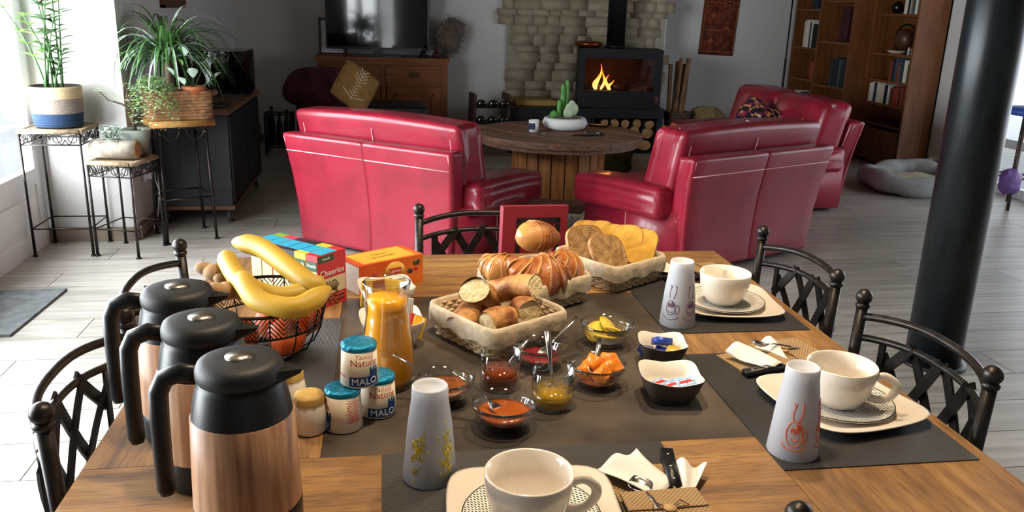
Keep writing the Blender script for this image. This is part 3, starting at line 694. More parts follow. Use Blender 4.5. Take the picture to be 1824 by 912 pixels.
bookcase('tall wooden bookcase in the corner behind the floor lamp', (4.70, 8.15, 0), 1.27, .30, 2.4, [(.02, .68, (.06, .40, .71, 1.17, 1.59)), (.70, 1.25, (.06, .40, .74, 1.085, 1.50))], [.69], (.02, 1.25, .33))
random.seed(31)
def books(x, y0, y1, z, hmin, hmax, grp, pal, tk=(.018, .04), where='a shelf'):
    y = y0
    while y < y1-.015:
        th = random.uniform(*tk); h = random.uniform(hmin, hmax); dp = random.uniform(.12, .17)
        c = random.choice(pal)
        o = obj('book', rbox(dp, th-.002, h, .003, 1, (dp/2, 0, h/2), False), bkm[c], None, (x+random.uniform(.02, .035), y+th/2, z+.012))
        tag(o, '%s book on %s, %s' % (['dark green', 'brown', 'cream', 'navy', 'tan', 'blue grey', 'rust', 'pale', 'bottle green', 'plum'][c], where, grp), 'book', 'books in the '+grp)
        y += th
NB, CB = 'bookcase beside dog bed', 'corner bookcase'
books(4.92, 7.47, 7.80, .83, .17, .23, NB, [0, 2, 5, 6, 7, 8, 3], where='the shelf under the hooped ornament'); books(4.92, 7.75, 8.08, .60, .18, .20, NB, [7, 2, 2, 7, 3], where='the lower open shelf'); books(4.92, 7.46, 7.70, 1.467, .18, .24, NB, [3, 7, 2, 4, 5], where='the top visible shelf')
books(4.92, 7.47, 7.72, .60, .16, .19, NB, [3, 8, 1, 6], where='the lower open shelf'); books(4.70, 9.0, 9.22, 1.085, .24, .30, CB, [2, 3, 8, 7], where='the upper far shelf'); books(4.70, 8.24, 8.56, .71, .26, .31, CB, [0, 8, 8, 3, 5], where='the middle bay shelf with tall books'); books(4.70, 9.08, 9.34, .40, .17, .2, CB, [3, 5, 7], where='the lowest far shelf'); books(4.70, 8.95, 9.1, 1.50, .2, .26, CB, [3, 0], where='the uppermost far shelf'); books(4.70, 8.9, 9.0, .74, .17, .2, CB, [4, 6], where='the far shelf with few books')
o = obj('box_file', rbox(.2, .16, .36, .004, 1, (0, 0, .18), False), mat('dark_red_box', '#3a1012', .6), None, (4.86, 8.42, 1.182)); tag(o, 'dark red upright box on a shelf of the corner bookcase', 'box')
wv = thing('round_bowl_stand', 'round wooden bowl with a hooped dark stand on the bookcase shelf', 'ornament', (5.04, 7.75, 1.102))
b = B(); tube(b, [(0, .17*math.cos(a), .14+.14*math.sin(a)) for a in [2*PI*i/28 for i in range(28)]], .010, 8, closed=True); obj('hoop', b, black_metal, wv)
b = B(); ball(b, .11, (-.02, 0, .14), sc=(.7, 1, .95)); obj('globe', b, mat('walnut_globe', '#4a2c1a', .4), wv); b = B(); lathe(b, [(.06, 0), (.10, .03), (.095, .03), (0, .012)], 24, (-.03, .06, 0)); obj('dish', b, mat('cream_dish', '#b8a890', .5), wv)
b = B(); ball(b, .06, (0, 0, .06)); tag(obj('dark_vase', b, mat('dark_glaze', '#12100f', .2), None, (5.02, 7.93, 1.479)), 'round dark vase on the upper shelf of the bookcase', 'vase')
for y in (7.56, 7.50): 
    b = B(); lathe(b, [(.014, 0), (.01, .03), (.014, .05), (.008, .07), (0, .075)], 10); tag(obj('figurine', b, mat('pale_figurine', '#b9b4aa', .5), None, (4.97, y, 1.102)), 'tiny pale figurine beside the hooped ornament', 'ornament', 'pale figurines')
# floor lamp pole, tapestry
t = thing('floor_lamp', 'slim black floor lamp standing against the white wall', 'lamp', (4.60, 9.33, 0))
b = B(); lathe(b, [(.12, 0), (.12, .02), (.02, .03)], 24); obj('base', b, black_metal, t); b = B(); lathe(b, [(.014, .02), (.014, .95), (.009, .96), (.009, 1.9)], 12); obj('pole', b, black_metal, t)
b = B(); lathe(b, [(.10, 1.9), (.16, 1.85), (.155, 1.85), (.09, 1.895)], 24); obj('shade', b, black_metal, t)
tap = mat('kilim_weave', '#4f2014', .95, col2='#74361f', nscale=16, contrast=(.42, .6), bump=.2, bscale=120)
t = thing('wall_tapestry', 'dark red woven tapestry hanging on the white wall', 'tapestry', (3.80, 9.435, 1.45), 0, rot=(0, math.radians(2), 0))
b = B(); grid_sheet(b, 10, 14, lambda u, v: Vector(((u-.5)*.42, .006*math.sin(u*14+v*3), (v-.5)*.96)), thick=.006); obj('cloth', b, tap, t)
b = B(); tube(b, [(-.23, -.005, .48), (.23, -.005, .48)], .01); obj('rod', b, shelfwood, t)
f = B()
for xx in (-.19, .19): box(f, .012, .004, .9, (xx, -.012, 0))
for zz in (-.44, -.2, .1, .42): box(f, .39, .004, .012, (0, -.012, zz))
for k in range(6): box(f, .05, .004, .05, (-.09+.18*(k % 2), -.012, -.32+.14*k), M=Matrix.Rotation(PI/4, 3, 'Y'))
obj('border_stripe', f, mat('tapestry_stripe', '#8a4a2a', .95), t)
# dog bed
db = thing('dog_bed', 'grey oval dog bed with a cream fleece lining', 'pet bed', (4.58, 6.62, 0), math.radians(35))
b = B(); n = 28
pts = [(.46*math.cos(2*PI*k/n), .34*math.sin(2*PI*k/n), .10+.02*math.sin(6*PI*k/n)) for k in range(n)]; tube(b, pts, [.085+.012*math.sin(7*2*PI*k/n) for k in range(n)], 12, closed=True); obj('bolster', b, mat('grey_quilt', '#9fa0a0', .9, col2='#8a8b8c', nscale=12, bump=.3), db)
b = B(); lathe(b, [(.0, .02), (.40, .02), (.42, .07), (.3, .10), (0, .095)], 32, cap0=False)
for v in b.verts: v.co.y *= .74; v.co.z += .012*math.sin(v.co.x*30)*math.sin(v.co.y*30)
obj('fleece', b, mat('cream_fleece', '#c9bfa8', 1, col2='#afa48c', nscale=25, bump=.6), db)
# bar stool at the glazed wall
bs = thing('bar_stool', 'metal legged bar stool with a blue seat by the glazed wall', 'stool', (5.0, 5.93, 0)); legm = mat('brown_metal_leg', '#4a423c', .4, .6)
for x, y in ((-.14, -.16), (.11, -.16), (-.14, .16), (.11, .16)): b = B(); tube(b, [(x, y, 0), (x*.8, y*.8, .74)], .013, 10); obj('leg', b, legm, bs)
b = B(); tube(b, [(-.13, -.15, .25), (.1, -.15, .25), (.1, .15, .25), (-.13, .15, .25)], .009, 8, closed=True); obj('footrest', b, legm, bs)
obj('seat', rbox(.36, .36, .05, .02, 2, (0, 0, .765)), mat('blue_seat', '#2a4a9a', .5), bs); obj('backrest', rbox(.03, .34, .22, .012, 2, (.16, 0, .93)), MATS['blue_seat'], bs)
tag(obj('purple_bag', blob(.09, .07, .11, 2, .2, flatb=False), mat('purple_nylon', '#5a3f78', .5), None, (4.84, 5.78, .235)), 'crumpled purple bag hanging at the bar stool', 'bag')
# ------------------------------------------------------------------ black cabinet on casters
cb = thing('rolling_cabinet', 'charcoal cabinet with wooden top standing on casters', 'cabinet', (-1.24, 6.22, 0))
part_box('body', cb, navy, .46, 1.30, .60, (0, 0, .42)); part_box('top', cb, oak_top, .50, 1.38, .03, (0, 0, .735)); part_box('bottom_board', cb, oak_top, .49, 1.34, .025, (0, 0, .11))
for k in range(2):
    d = part_box('door', cb, navy, .012, .62, .56, (.236, -.32+.64*k, .42)); b = B(); tube(b, [(.245, -.32+.64*k+.2, .5), (.265, -.32+.64*k+.2, .5), (.265, -.32+.64*k+.2, .38), (.245, -.32+.64*k+.2, .38)], .005, 6); obj('handle', b, black_metal, d)
for x in (-.2, .2):
    for y in (-.58, .58):
        c = obj('caster', rbox(.03, .05, .03, .004, 1, (0, 0, .085), False), steel, cb, (x, y, 0))
        b = B(); lathe(b, [(.02, -.012), (.046, -.012), (.046, .012), (.02, .012)], 24); bmesh.ops.rotate(b, verts=b.verts, matrix=Matrix.Rotation(PI/2, 3, 'Y')); obj('wheel', b, mat('caster_rubber', '#3a3b3d', .6), c, (0, -.01, .046))
        b = B(); lathe(b, [(.0, -.014), (.028, -.014), (.028, .014), (0, .014)], 16); bmesh.ops.rotate(b, verts=b.verts, matrix=Matrix.Rotation(PI/2, 3, 'Y')); obj('hub', b, steel, c, (0, -.01, .046))
gc = thing('smoked_case', 'smoked clear case over a dark record player on the cabinet', 'case', (-1.22, 6.55, .75))
smoke = clear_pane('smoked_acrylic', (.35, .33, .32, 1)); f = B()
for sx in (-1, 1): box(f, .005, .42, .30, (sx*.22, 0, .17))
for sy in (-1, 1): box(f, .44, .005, .30, (0, sy*.21, .17))
box(f, .445, .425, .005, (0, 0, .32)); obj('cover', f, smoke, gc); part_box('plinth', gc, black_plastic, .42, .40, .05, (0, 0, .025)); b = B(); lathe(b, [(.15, .05), (.15, .06), (0, .06)], 32); obj('platter', b, black_metal, gc); part_box('inner_box', gc, mat('dark_brown_box', '#2a211c', .6), .2, .16, .16, (-.06, .1, .13))
tag(obj('dark_tray', rbox(.26, .22, .02, .006, 1), black_plastic, None, (-1.17, 5.75, .761)), 'flat dark tray near the front of the cabinet top', 'tray')

# ------------------------------------------------------------------ plant stands
seagrass = mat('seagrass_cord', '#a08c72', .85, col2='#7f6c55', nscale=60, bump=.4)
def plant_stand(label, loc, rz, sx, sy, h, group=None):
    t = thing('plant_stand', label, 'plant stand', loc, rz, group); hx, hy = sx/2, sy/2
    b = B(); n = int(sx/.011)
    for k in range(n): x = -hx+.006+(sx-.012)*k/(n-1); tube(b, [(x, -hy, h-.012), (x, hy, h-.012)], .0062, 6)
    for s in (-1, 1):
        tube(b, [(s*hx, -hy, h-.012), (s*hx, hy, h-.012)], .013, 8); tube(b, [(-hx, s*hy, h-.012), (hx, s*hy, h-.012)], .013, 8)
    obj('woven_top', b, seagrass, t)
    for x in (-1, 1):
        for y in (-1, 1):
            b = B(); tube(b, [(x*hx, y*hy, h-.02), (x*hx, y*hy, h*.42), (x*hx, y*hy, .008)], [.006, .007, .009], 8); lathe(b, [(.015, 0), (.014, .008), (.009, .01)], 10, (x*hx, y*hy, 0)); obj('leg', b, iron, t)
    b = B()
    for s in (-1, 1): tube(b, [(s*hx, -hy, .16), (s*hx, hy, .16)], .004, 6); tube(b, [(-hx, s*hy, .16), (hx, s*hy, .16)], .004, 6)
    obj('stretcher', b, iron, t)
    b = B()
    for s in (-1, 1):
        tube(b, [(s*hx, -hy, h-.085), (s*hx, hy, h-.085)], .004, 6); tube(b, [(-hx, s*hy, h-.085), (hx, s*hy, h-.085)], .004, 6)
        for q in range(4):
            u0 = -1+2*q/4
            P = [(u0+.5*i/12, -.055+.026*math.sin(PI*2*i/12+q*PI)) for i in range(13)]
            tube(b, [(u*hx, s*hy, h+z) for u, z in P], .0028, 5); tube(b, [(s*hx, u*hy, h+z) for u, z in P], .0028, 5)
            C2 = [(u0+.25+.15*math.cos(2*PI*i/10), -.052+.022*math.sin(2*PI*i/10)) for i in range(10)]
            tube(b, [(u*hx, s*hy, h+z) for u, z in C2], .0028, 5, closed=True); tube(b, [(s*hx, u*hy, h+z) for u, z in C2], .0028, 5, closed=True)
    obj('scroll_apron', b, iron, t)
    return t
plant_stand('taller iron plant stand with woven top under the blue banded basket', (-1.82, 5.0, 0), 0, .31, .30, .72)
plant_stand('shorter iron plant stand with woven top under the log planter', (-1.482, 4.945, 0), math.radians(-16), .25, .28, .55)
ts = thing('iron_stool', 'tall iron stool with a straw seat carrying the woven planter', 'stool', (-1.245, 5.26, 0), math.radians(26))
for x in (-1, 1):
    for y in (-1, 1):
        b = B(); tube(b, [(x*.145, y*.145, .004), (x*.13, y*.13, .66)], .009, 8); ball(b, .014, (x*.13, y*.13, .665), 10); lathe(b, [(.018, 0), (.016, .008), (.009, .01)], 10, (x*.145, y*.145, 0)); obj('leg', b, iron, ts)
b = B()
for s in (-1, 1): tube(b, [(s*.14, -.14, .27), (s*.14, .14, .27)], .006, 6); tube(b, [(-.14, s*.14, .27), (.14, s*.14, .27)], .006, 6)
obj('stretcher', b, iron, ts); b = B()
for s in (-1, 1):
    for c in (-.07, .07):
        tube(b, [(c+.05*math.cos(a), s*.13, .69+.07*math.sin(a)) for a in [PI+PI*i/12 for i in range(13)]], .005, 6); tube(b, [(s*.13, c+.05*math.cos(a), .69+.07*math.sin(a)) for a in [PI+PI*i/12 for i in range(13)]], .005, 6)
box(b, .3, .3, .012, (0, 0, .695)); obj('seat_hoops', b, iron, ts); obj('seat', rbox(.36, .34, .035, .012, 2, (0, 0, .72)), mat('straw_seat', '#a87c42', .8, col2='#8a6332', nscale=40, stretch=(1, 8, 1), bump=.3), ts)

# ------------------------------------------------------------------ plants
soil = mat('potting_soil', '#2b211b', 1., bump=.6, bscale=80)
leafm = {k: mat('leaf_'+k, a, .45, col2=b_, nscale=25, rand=0) for k, a, b_ in (('green', '#2f5228', '#4c733c'), ('dark', '#1f3a22', '#38572f'), ('grey', '#8fa595', '#aebfb0'), ('lime', '#6f9a45', '#8fb55a'), ('pale', '#9dbd84', '#c3d6ac'))}
def leaf(bm, p, d, ln, wd, up=(0, 0, 1), droop=.3, n=5, fold=.15):
    p, d = Vector(p), Vector(d).normalized(); s = d.cross(Vector(up))
    s = s.normalized() if s.length > 1e-4 else d.orthogonal().normalized(); u = s.cross(d)
    vs = []; fs = []
    for i in range(n+1):
        k = i/n; c = p + d*ln*k - Vector((0, 0, 1))*droop*ln*k*k; w_ = wd*math.sin(PI*(k*.92+.06))
        vs += [c-s*w_*.5+u*fold*w_, c, c+s*w_*.5+u*fold*w_]
        if i:
            q = 3*i; fs += [(q-3, q-2, q+1, q), (q-2, q-1, q+2, q+1)]
    add(bm, vs, fs, True)
def cord_band(r0, r1, z0, z1, m, parent, name, n=None):
    b = B(); k = n or int((z1-z0)/.011); prof = []
    for i in range(k):
        for j in range(4):
            zz = z0+(z1-z0)*(i+j/4)/k; rr = r0+(r1-r0)*(i+j/4)/k; prof.append((rr+.004*math.sin(PI*j/4), zz))
    prof.append((r1, z1)); lathe(b, prof, 40, cap0=True, cap1=False); return obj(name, b, m, parent)
bp = thing('zz_plant', 'leafy plant in a cream, grey and navy rope basket', 'potted plant', (-1.815, 5.0, .722))
rope = {k: mat('rope_'+k, c, .9, bump=.4, bscale=90) for k, c in (('cream', '#c0ab88'), ('grey', '#8b7f76'), ('navy', '#1d3553'))}
cord_band(.120, .128, 0, .075, rope['navy'], bp, 'navy_band'); cord_band(.128, .132, .075, .155, rope['grey'], bp, 'grey_band'); cord_band(.132, .133, .155, .22, rope['cream'], bp, 'cream_band')
b = B(); lathe(b, [(.131, .22), (.12, .222), (.118, .19), (0, .19)], 40, cap0=False); obj('soil', b, soil, bp)
random.seed(4)
for i, (dx, dy, h) in enumerate(((-.45, .1, .5), (-.12, 0, .62), (-.05, .1, .6), (.03, -.05, .62), (.1, .05, .6), (.2, .0, .42), (-.3, -.1, .40), (.02, .15, .55), (.32, -.02, .22))):
    x0, y0 = random.uniform(-.05, .05), random.uniform(-.05, .05); P = [Vector((x0+dx*h*k*(.4+.6*k), y0+dy*h*k, .19+h*k)) for k in [j/8 for j in range(9)]]
    b = B(); tube(b, P, [.0068-.0005*j for j in range(9)], 7); obj('stem', b, leafm['green'], bp)
    b = B()
    for j in range(3, 9):
        t_ = (P[j]-P[j-1]).normalized()
        for s in (-1, 1): leaf(b, P[j], Vector((s*.8, random.uniform(-.5, .5), .45)), random.uniform(.06, .10), .045, droop=.2)
    obj('leaves', b, leafm['green' if i % 3 else 'lime'], bp)
lg = thing('log_planter', 'short birch log hollowed out and planted with ivy', 'planter', (-1.505, 4.905, .55), math.radians(-8))
b = B(); tube(b, [(-.125, 0, .055), (-.04, 0, .057), (.05, 0, .055), (.125, 0, .055)], [.052, .054, .053, .052], 18); obj('log', b, mat('birch_bark', '#9a9184', .9, col2='#6f6559', nscale=14, bump=.4), lg)
b = B(); lathe(b, [(0, 0), (.050, 0), (.050, .004), (0, .004)], 18); bmesh.ops.rotate(b, verts=b.verts, matrix=Matrix.Rotation(PI/2, 3, 'Y')); obj('sawn_end', b, logend, lg, (.124, 0, .055))
b = B(); random.seed(6)
for i in range(60):
    a = random.uniform(0, 6.28); r_ = random.uniform(0, .06); z_ = random.uniform(.10, .20)-r_*.6; leaf(b, (-.02+r_*math.cos(a), r_*math.sin(a)*.8, z_), (math.cos(a), math.sin(a), random.uniform(-.2, .6)), .035, .03, droop=.2, n=3)
obj('ivy', b, leafm['grey'], lg)
b = B()
for i in range(7): a = i*.9; tube(b, [(-.02, 0, .09), (-.02+.03*math.cos(a), .025*math.sin(a), .14), (-.02+.05*math.cos(a), .045*math.sin(a), .17)], .002, 5)
obj('ivy_stems', b, leafm['dark'], lg)
gp = thing('jade_bonsai', 'small twisted bonsai in a grey green pot behind the log', 'potted plant', (-1.425, 5.045, .55))
b = B(); lathe(b, [(.055, 0), (.085, .15), (.08, .15), (.075, .13), (0, .13)], 28); obj('pot', b, mat('celadon_pot', '#7d8478', .4), gp); b = B(); lathe(b, [(.077, .135), (0, .14)], 20, cap0=False); obj('soil', b, soil, gp)
b = B(); tube(b, [(0, 0, .13), (-.01, 0, .2), (.005, .01, .27), (-.03, 0, .33), (-.02, 0, .38)], [.011, .01, .008, .007, .004], 8); tube(b, [(0, .005, .25), (-.06, 0, .29), (-.13, 0, .31), (-.17, -.01, .36)], [.007, .006, .005, .003], 7); tube(b, [(-.02, 0, .32), (.03, .01, .36), (.06, .01, .40)], [.005, .004, .002], 6); obj('trunk', b, mat('bonsai_bark', '#4a3a30', .9), gp)
b = B()
for i in range(46):
    c = random.choice([(-.15, 0, .35), (-.08, 0, .31), (-.02, 0, .39), (.05, .01, .40), (-.17, -.01, .37)]); a = random.uniform(0, 6.28); leaf(b, Vector(c)+Vector((random.uniform(-.03, .03), random.uniform(-.03, .03), random.uniform(-.02, .03))), (math.cos(a), math.sin(a), .3), .03, .014, n=3)
obj('leaves', b, leafm['pale'], gp)
wb = thing('woven_planter', 'rectangular woven water hyacinth basket on the iron stool', 'basket', (-1.23, 5.24, .738), math.radians(22))
hy_m = mat('water_hyacinth', '#8a6542', .85, col2='#6a4a2e', nscale=35, bump=.5)
b = B()
for k in range(9):
    z = .012+k*.0185; P = []
    for (xa, ya, xb, yb) in ((-.17, -.12, .17, -.12), (.17, -.12, .17, .12), (.17, .12, -.17, .12), (-.17, .12, -.17, -.12)):
        for i in range(8): u = i/8; P.append((xa+(xb-xa)*u+.004*(-1)**(i+k), ya+(yb-ya)*u+.004*(-1)**(i+k), z))
    tube(b, P, .0125, 6, closed=True)
obj('weave', b, hy_m, wb); b = B(); tube(b, [(.17, -.05, .13), (.225, -.03, .15), (.225, .03, .15), (.17, .05, .13)], .012, 7); obj('handle', b, hy_m, wb)
b = B(); box(b, .33, .23, .02, (0, 0, .13)); obj('soil', b, soil, wb)
dp = thing('ponytail_palm', 'ponytail palm with long arching striped leaves in the woven planter', 'plant', (-1.27, 5.27, .86))
b = B(); lathe(b, [(.03, 0), (.035, .03), (.02, .12), (.018, .22)], 14); obj('trunk', b, mat('palm_trunk', '#6d5a48', .9), dp)
random.seed(12)
for i in range(170):
    a = random.uniform(0, 2*PI); el = random.uniform(.5, 1.35); L_ = random.uniform(.36, .62); w_ = random.uniform(.006, .010); v0 = Vector((math.cos(a)*math.cos(el), math.sin(a)*math.cos(el), math.sin(el)))
    b = B(); p = Vector((0, 0, .19)); d = v0.copy(); vs = []; fs = []; n = 9; s = d.cross(Vector((0, 0, 1))).normalized()
    for k in range(n+1):
        w2 = w_*(1-(k/n)**2.5)+.001; vs += [p-s*w2, p+Vector((0, 0, -w2*.35)), p+s*w2]
        if k: q = 3*k; fs += [(q-3, q-2, q+1, q), (q-2, q-1, q+2, q+1)]
        p = p + d*L_/n; d = (d + Vector((0, 0, -1))*(.20+.30*k/n)).normalized()
    vs = [Vector((max(v.x, -.225), v.y, v.z)) for v in vs]; add(b, vs, fs, True); obj('leaf', b, leafm['green' if i % 4 else 'grey'] if i % 3 else leafm['dark'], dp)
tr = thing('trailing_plant', 'bushy trailing plant with tiny pale green leaves spilling over the woven planter', 'plant', (-1.325, 5.12, .875))
b = B(); b2 = B()
for i in range(900):
    a = random.uniform(0, 2*PI); r_ = .125*math.sqrt(random.random()); z_ = .11*(1-(r_/.125)**2)+random.uniform(-.02, .02)
    if math.sin(a) < .2: z_ -= random.uniform(0, .19)*r_/.125
    leaf(b if i % 3 else b2, (r_*1.1*math.cos(a), r_*math.sin(a)-.03, z_), (math.cos(a), math.sin(a), random.uniform(-.3, .8)), .021, .018, n=2, droop=.1)
obj('leaves', b, leafm['pale'], tr); obj('light_leaves', b2, leafm['lime'], tr)
b = B()
for i in range(14): a = i*.45; tube(b, [(0, 0, 0), (.06*math.cos(a), .05*math.sin(a)-.02, .07), (.11*math.cos(a), .10*math.sin(a)-.04, .0 if i % 2 else -.08)], .0015, 4)
obj('stems', b, leafm['dark'], tr)
pp = thing('peperomia', 'round leaved houseplant in a terracotta pot in the woven planter', 'potted plant', (-1.12, 5.20, .855))
b = B(); lathe(b, [(.05, 0), (.062, .055), (.068, .055), (.068, .078), (.06, .078), (.055, .06), (0, .06)], 26); obj('pot', b, mat('terracotta', '#9c5836', .8), pp)
for i, (dx, dy, dz, s) in enumerate(((-.03, -.02, .25, 1.1), (-.10, -.03, .14, 1.1), (.01, -.04, .13, 1.1), (.13, -.01, .13, .8), (-.06, .02, .19, .8), (-.04, -.06, .09, .9), (.05, .03, .18, .7))):
    b = B(); tube(b, [(0, 0, .06), (dx*.6, dy*.6, dz*.7), (dx, dy, dz)], .003, 5); obj('stem', b, leafm['dark'], pp)
    b = B(); leaf(b, (dx, dy, dz), (dx*2+.01, dy-.15, .35), .085*s, .055*s, droop=.25, n=6); obj('leaf', b, leafm['grey' if i != 4 else 'lime'], pp)
# ------------------------------------------------------------------ dining table
oak = bpy.data.materials.new('oak_boards'); oak.use_nodes = True
def oak_nodes(m, along):
    nt = m.node_tree; N = nt.nodes; L = nt.links; b = N['Principled BSDF']; b.inputs['Roughness'].default_value = .5
    tc = N.new('ShaderNodeTexCoord'); mp = N.new('ShaderNodeMapping'); mp.inputs['Scale'].default_value = (1, 12, 12) if along == 'x' else (12, 1, 12)
    oi = N.new('ShaderNodeObjectInfo'); L.new(oi.outputs['Random'], mp.inputs['Location']); L.new(tc.outputs['Object'], mp.inputs['Vector'])
    n1 = N.new('ShaderNodeTexNoise'); n1.inputs['Scale'].default_value = 3.0; n1.inputs['Detail'].default_value = 8; n1.inputs['Distortion'].default_value = .4; L.new(mp.outputs[0], n1.inputs['Vector'])
    n2 = N.new('ShaderNodeTexNoise'); n2.inputs['Scale'].default_value = 22; n2.inputs['Detail'].default_value = 4; L.new(mp.outputs[0], n2.inputs['Vector'])
    n3 = N.new('ShaderNodeTexNoise'); n3.inputs['Scale'].default_value = 4; n3.inputs['Detail'].default_value = 3; L.new(tc.outputs['Object'], n3.inputs['Vector'])
    r = N.new('ShaderNodeValToRGB'); r.color_ramp.elements[0].position = .3; r.color_ramp.elements[1].position = .72; r.color_ramp.elements[0].color = rgb('#745434'); r.color_ramp.elements[1].color = rgb('#a8824f'); x = r.color_ramp.elements.new(.5); x.color = rgb('#916c40'); L.new(n1.outputs['Fac'], r.inputs[0])
    r2 = N.new('ShaderNodeValToRGB'); r2.color_ramp.elements[0].position = .36; r2.color_ramp.elements[1].position = .5; r2.color_ramp.elements[0].color = (.42, .36, .3, 1); r2.color_ramp.elements[1].color = (1, 1, 1, 1); L.new(n2.outputs['Fac'], r2.inputs[0])
    r3 = N.new('ShaderNodeValToRGB'); r3.color_ramp.elements[0].position = .35; r3.color_ramp.elements[1].position = .65; r3.color_ramp.elements[0].color = (.74, .66, .58, 1); r3.color_ramp.elements[1].color = (1.05, 1.02, 1, 1); L.new(n3.outputs['Fac'], r3.inputs[0])
    a = N.new('ShaderNodeMix'); a.data_type = 'RGBA'; a.blend_type = 'MULTIPLY'; a.inputs['Factor'].default_value = .55; L.new(r.outputs[0], a.inputs['A']); L.new(r2.outputs[0], a.inputs['B'])
    c = N.new('ShaderNodeMix'); c.data_type = 'RGBA'; c.blend_type = 'MULTIPLY'; c.inputs['Factor'].default_value = .8; L.new(a.outputs['Result'], c.inputs['A']); L.new(r3.outputs[0], c.inputs['B']); L.new(c.outputs['Result'], b.inputs['Base Color'])
    bp_ = N.new('ShaderNodeBump'); bp_.inputs['Strength'].default_value = .12; bp_.inputs['Distance'].default_value = .002; L.new(n2.outputs['Fac'], bp_.inputs['Height']); L.new(bp_.outputs[0], b.inputs['Normal'])
oak_nodes(oak, 'x'); oak_y = bpy.data.materials.new('oak_boards_lengthwise'); oak_y.use_nodes = True; oak_nodes(oak_y, 'y')
ceramic = mat('dark_ceramic_inlay', '#332c27', .38, col2='#574d43', nscale=4.5, detail=10, bump=.05, bscale=40, contrast=(.40, .62))
TX0, TX1, TY0, TY1, TZ = -.455, .96, .825, 2.262, .75
DX0, DX1, DY0, DY1 = -.108, .605, 1.171, 1.906
dt = thing('dining_table', 'large square dining table, oak border boards around a dark inlaid centre', 'table', (0, 0, 0))
def slab(n, x0, x1, y0, y1, m, top=TZ, th=.032): return obj(n, rbox(x1-x0-.0012, y1-y0-.0012, th, .0015, 1, smooth=False), m, dt, ((x0+x1)/2, (y0+y1)/2, top-th/2))
slab('border_board', TX0, DX1, TY0, DY0, oak); slab('border_board', TX0, DX0, DY0, TY1, oak_y); slab('border_board', DX0, TX1, DY1, TY1, oak); slab('border_board', DX1, TX1, TY0, DY1, oak_y)
slab('inlay_panel', DX0, DX1, DY0, DY1, ceramic, TZ-.0006)
b = B(); box(b, TX1-TX0-.12, TY1-TY0-.12, .06, ((TX0+TX1)/2, (TY0+TY1)/2, TZ-.065)); obj('apron', b, iron, dt)
for x in (TX0+.06, TX1-.06):
    for y in (TY0+.06, TY1-.06): obj('leg', rbox(.08, .08, .66, .006, 1, (x, y, .33), False), iron, dt)

# ------------------------------------------------------------------ wrought iron chairs
seat_fab = mat('dark_seat_cloth', '#3a2a28', .9)
def make_chair(label, loc, rz, group='iron dining chairs'):
    t = thing('iron_chair', label, 'chair', loc, rz, group)      # back at y=0, seat towards +y; faces +y
    W2 = .20
    for s in (-1, 1):
        b = B(); tube(b, [(s*W2, -.05, .003), (s*W2, .0, .42), (s*W2, -.004, .62), (s*W2, -.012, .832)], .0125, 12); obj('back_leg', b, iron, t)
        b = B(); ball(b, .0175, (s*W2, -.012, .850), 14); lathe(b, [(.014, .826), (.016, .832), (.012, .838)], 12, (s*W2, -.012, 0)); obj('finial', b, iron, t)
        b = B(); tube(b, [(s*W2, .40, .42), (s*W2, .42, .003)], .011, 10); obj('front_leg', b, iron, t)
    def bow(u): return -.062*(1-abs(u)**2.6)
    def rail(z0, rise, r, n=18): return [(u*W2, -.010+bow(u), z0+rise*(1-abs(u)**2.2)) for u in [-1+2*i/n for i in range(n+1)]]
    b = B(); tube(b, rail(.806, .018, 0), .0085, 10); obj('top_rail', b, iron, t)
    b = B(); tube(b, rail(.758, .014, 0), .0075, 10); obj('middle_rail', b, iron, t)
    b = B(); tube(b, rail(.555, .0, 0), .0075, 10); obj('lower_rail', b, iron, t)
    def P(u, v): return Vector((u*W2, -.010+bow(u), .557+(.205+.018*(1-abs(u)**2.2))*v))
    for s in (-1, 1):
        b = B(); bar(b, P(s*.76, 0), P(s*.76, 1), .020, .005, (0, 1, 0)); obj('lattice_strap', b, iron, t)
    m = .76
    for (u0, v0, u1, v1) in ((-m, .85, -m*.35, 0), (-m*.62, 1, m*.22, 0), (.0, 1, m*.85, .0), (m*.55, 1, m, .62)):
        for s in (1, -1):
            n = 5; pts = [P(s*(u0+(u1-u0)*k/n), v0+(v1-v0)*k/n) + Vector((0, .004*s, 0)) for k in range(n+1)]; b = B()
            for a, c in zip(pts, pts[1:]): bar(b, a, c, .024, .005, (0, 1, 0))
            obj('lattice_strap', b, iron, t)
    b = B(); tube(b, [(-W2, 0, .42), (W2, 0, .42), (W2, .40, .42), (-W2, .40, .42)], .010, 8, closed=True); obj('seat_frame', b, iron, t)
    obj('seat', rbox(.40, .40, .04, .015, 2, (0, .20, .445)), seat_fab, t)
    return t
ch = make_chair('iron lattice chair at the wall side of the table nearest the thermos jugs', (-.482, 1.36, 0), -PI/2)
dup(ch, (-.488, 1.835, 0), -PI/2, 'iron lattice chair beside the fruit basket')
dup(ch, (1.020, 1.905, 0), PI/2, 'iron lattice chair at the place with the purple printed glass')
dup(ch, (1.003, 1.362, 0), PI/2, 'iron lattice chair at the place with the orange printed glass, before the column')
dup(ch, (.292, 2.385, 0), PI, 'iron lattice chair behind the croissant basket, red panel standing on it')
dup(ch, (.285, .820, 0), 0, 'iron lattice chair at the place with the yellow printed glass')
rp = thing('red_panel', 'upright red panel with a black inset frame on the far chair', 'panel', (.415, 2.31, .465), 0, rot=(-.05, .04, math.radians(12)))
obj('board', rbox(.205, .026, .41, .004, 2, (0, 0, .205), False), mat('red_cloth_board', '#7d1426', .75), rp); f = B()
for xx in (-.062, .062): box(f, .012, .006, .30, (xx+.008, -.015, .225))
for zz in (.08, .37): box(f, .136, .006, .012, (.008, -.015, zz))
obj('inset_frame', f, black_plastic, rp)
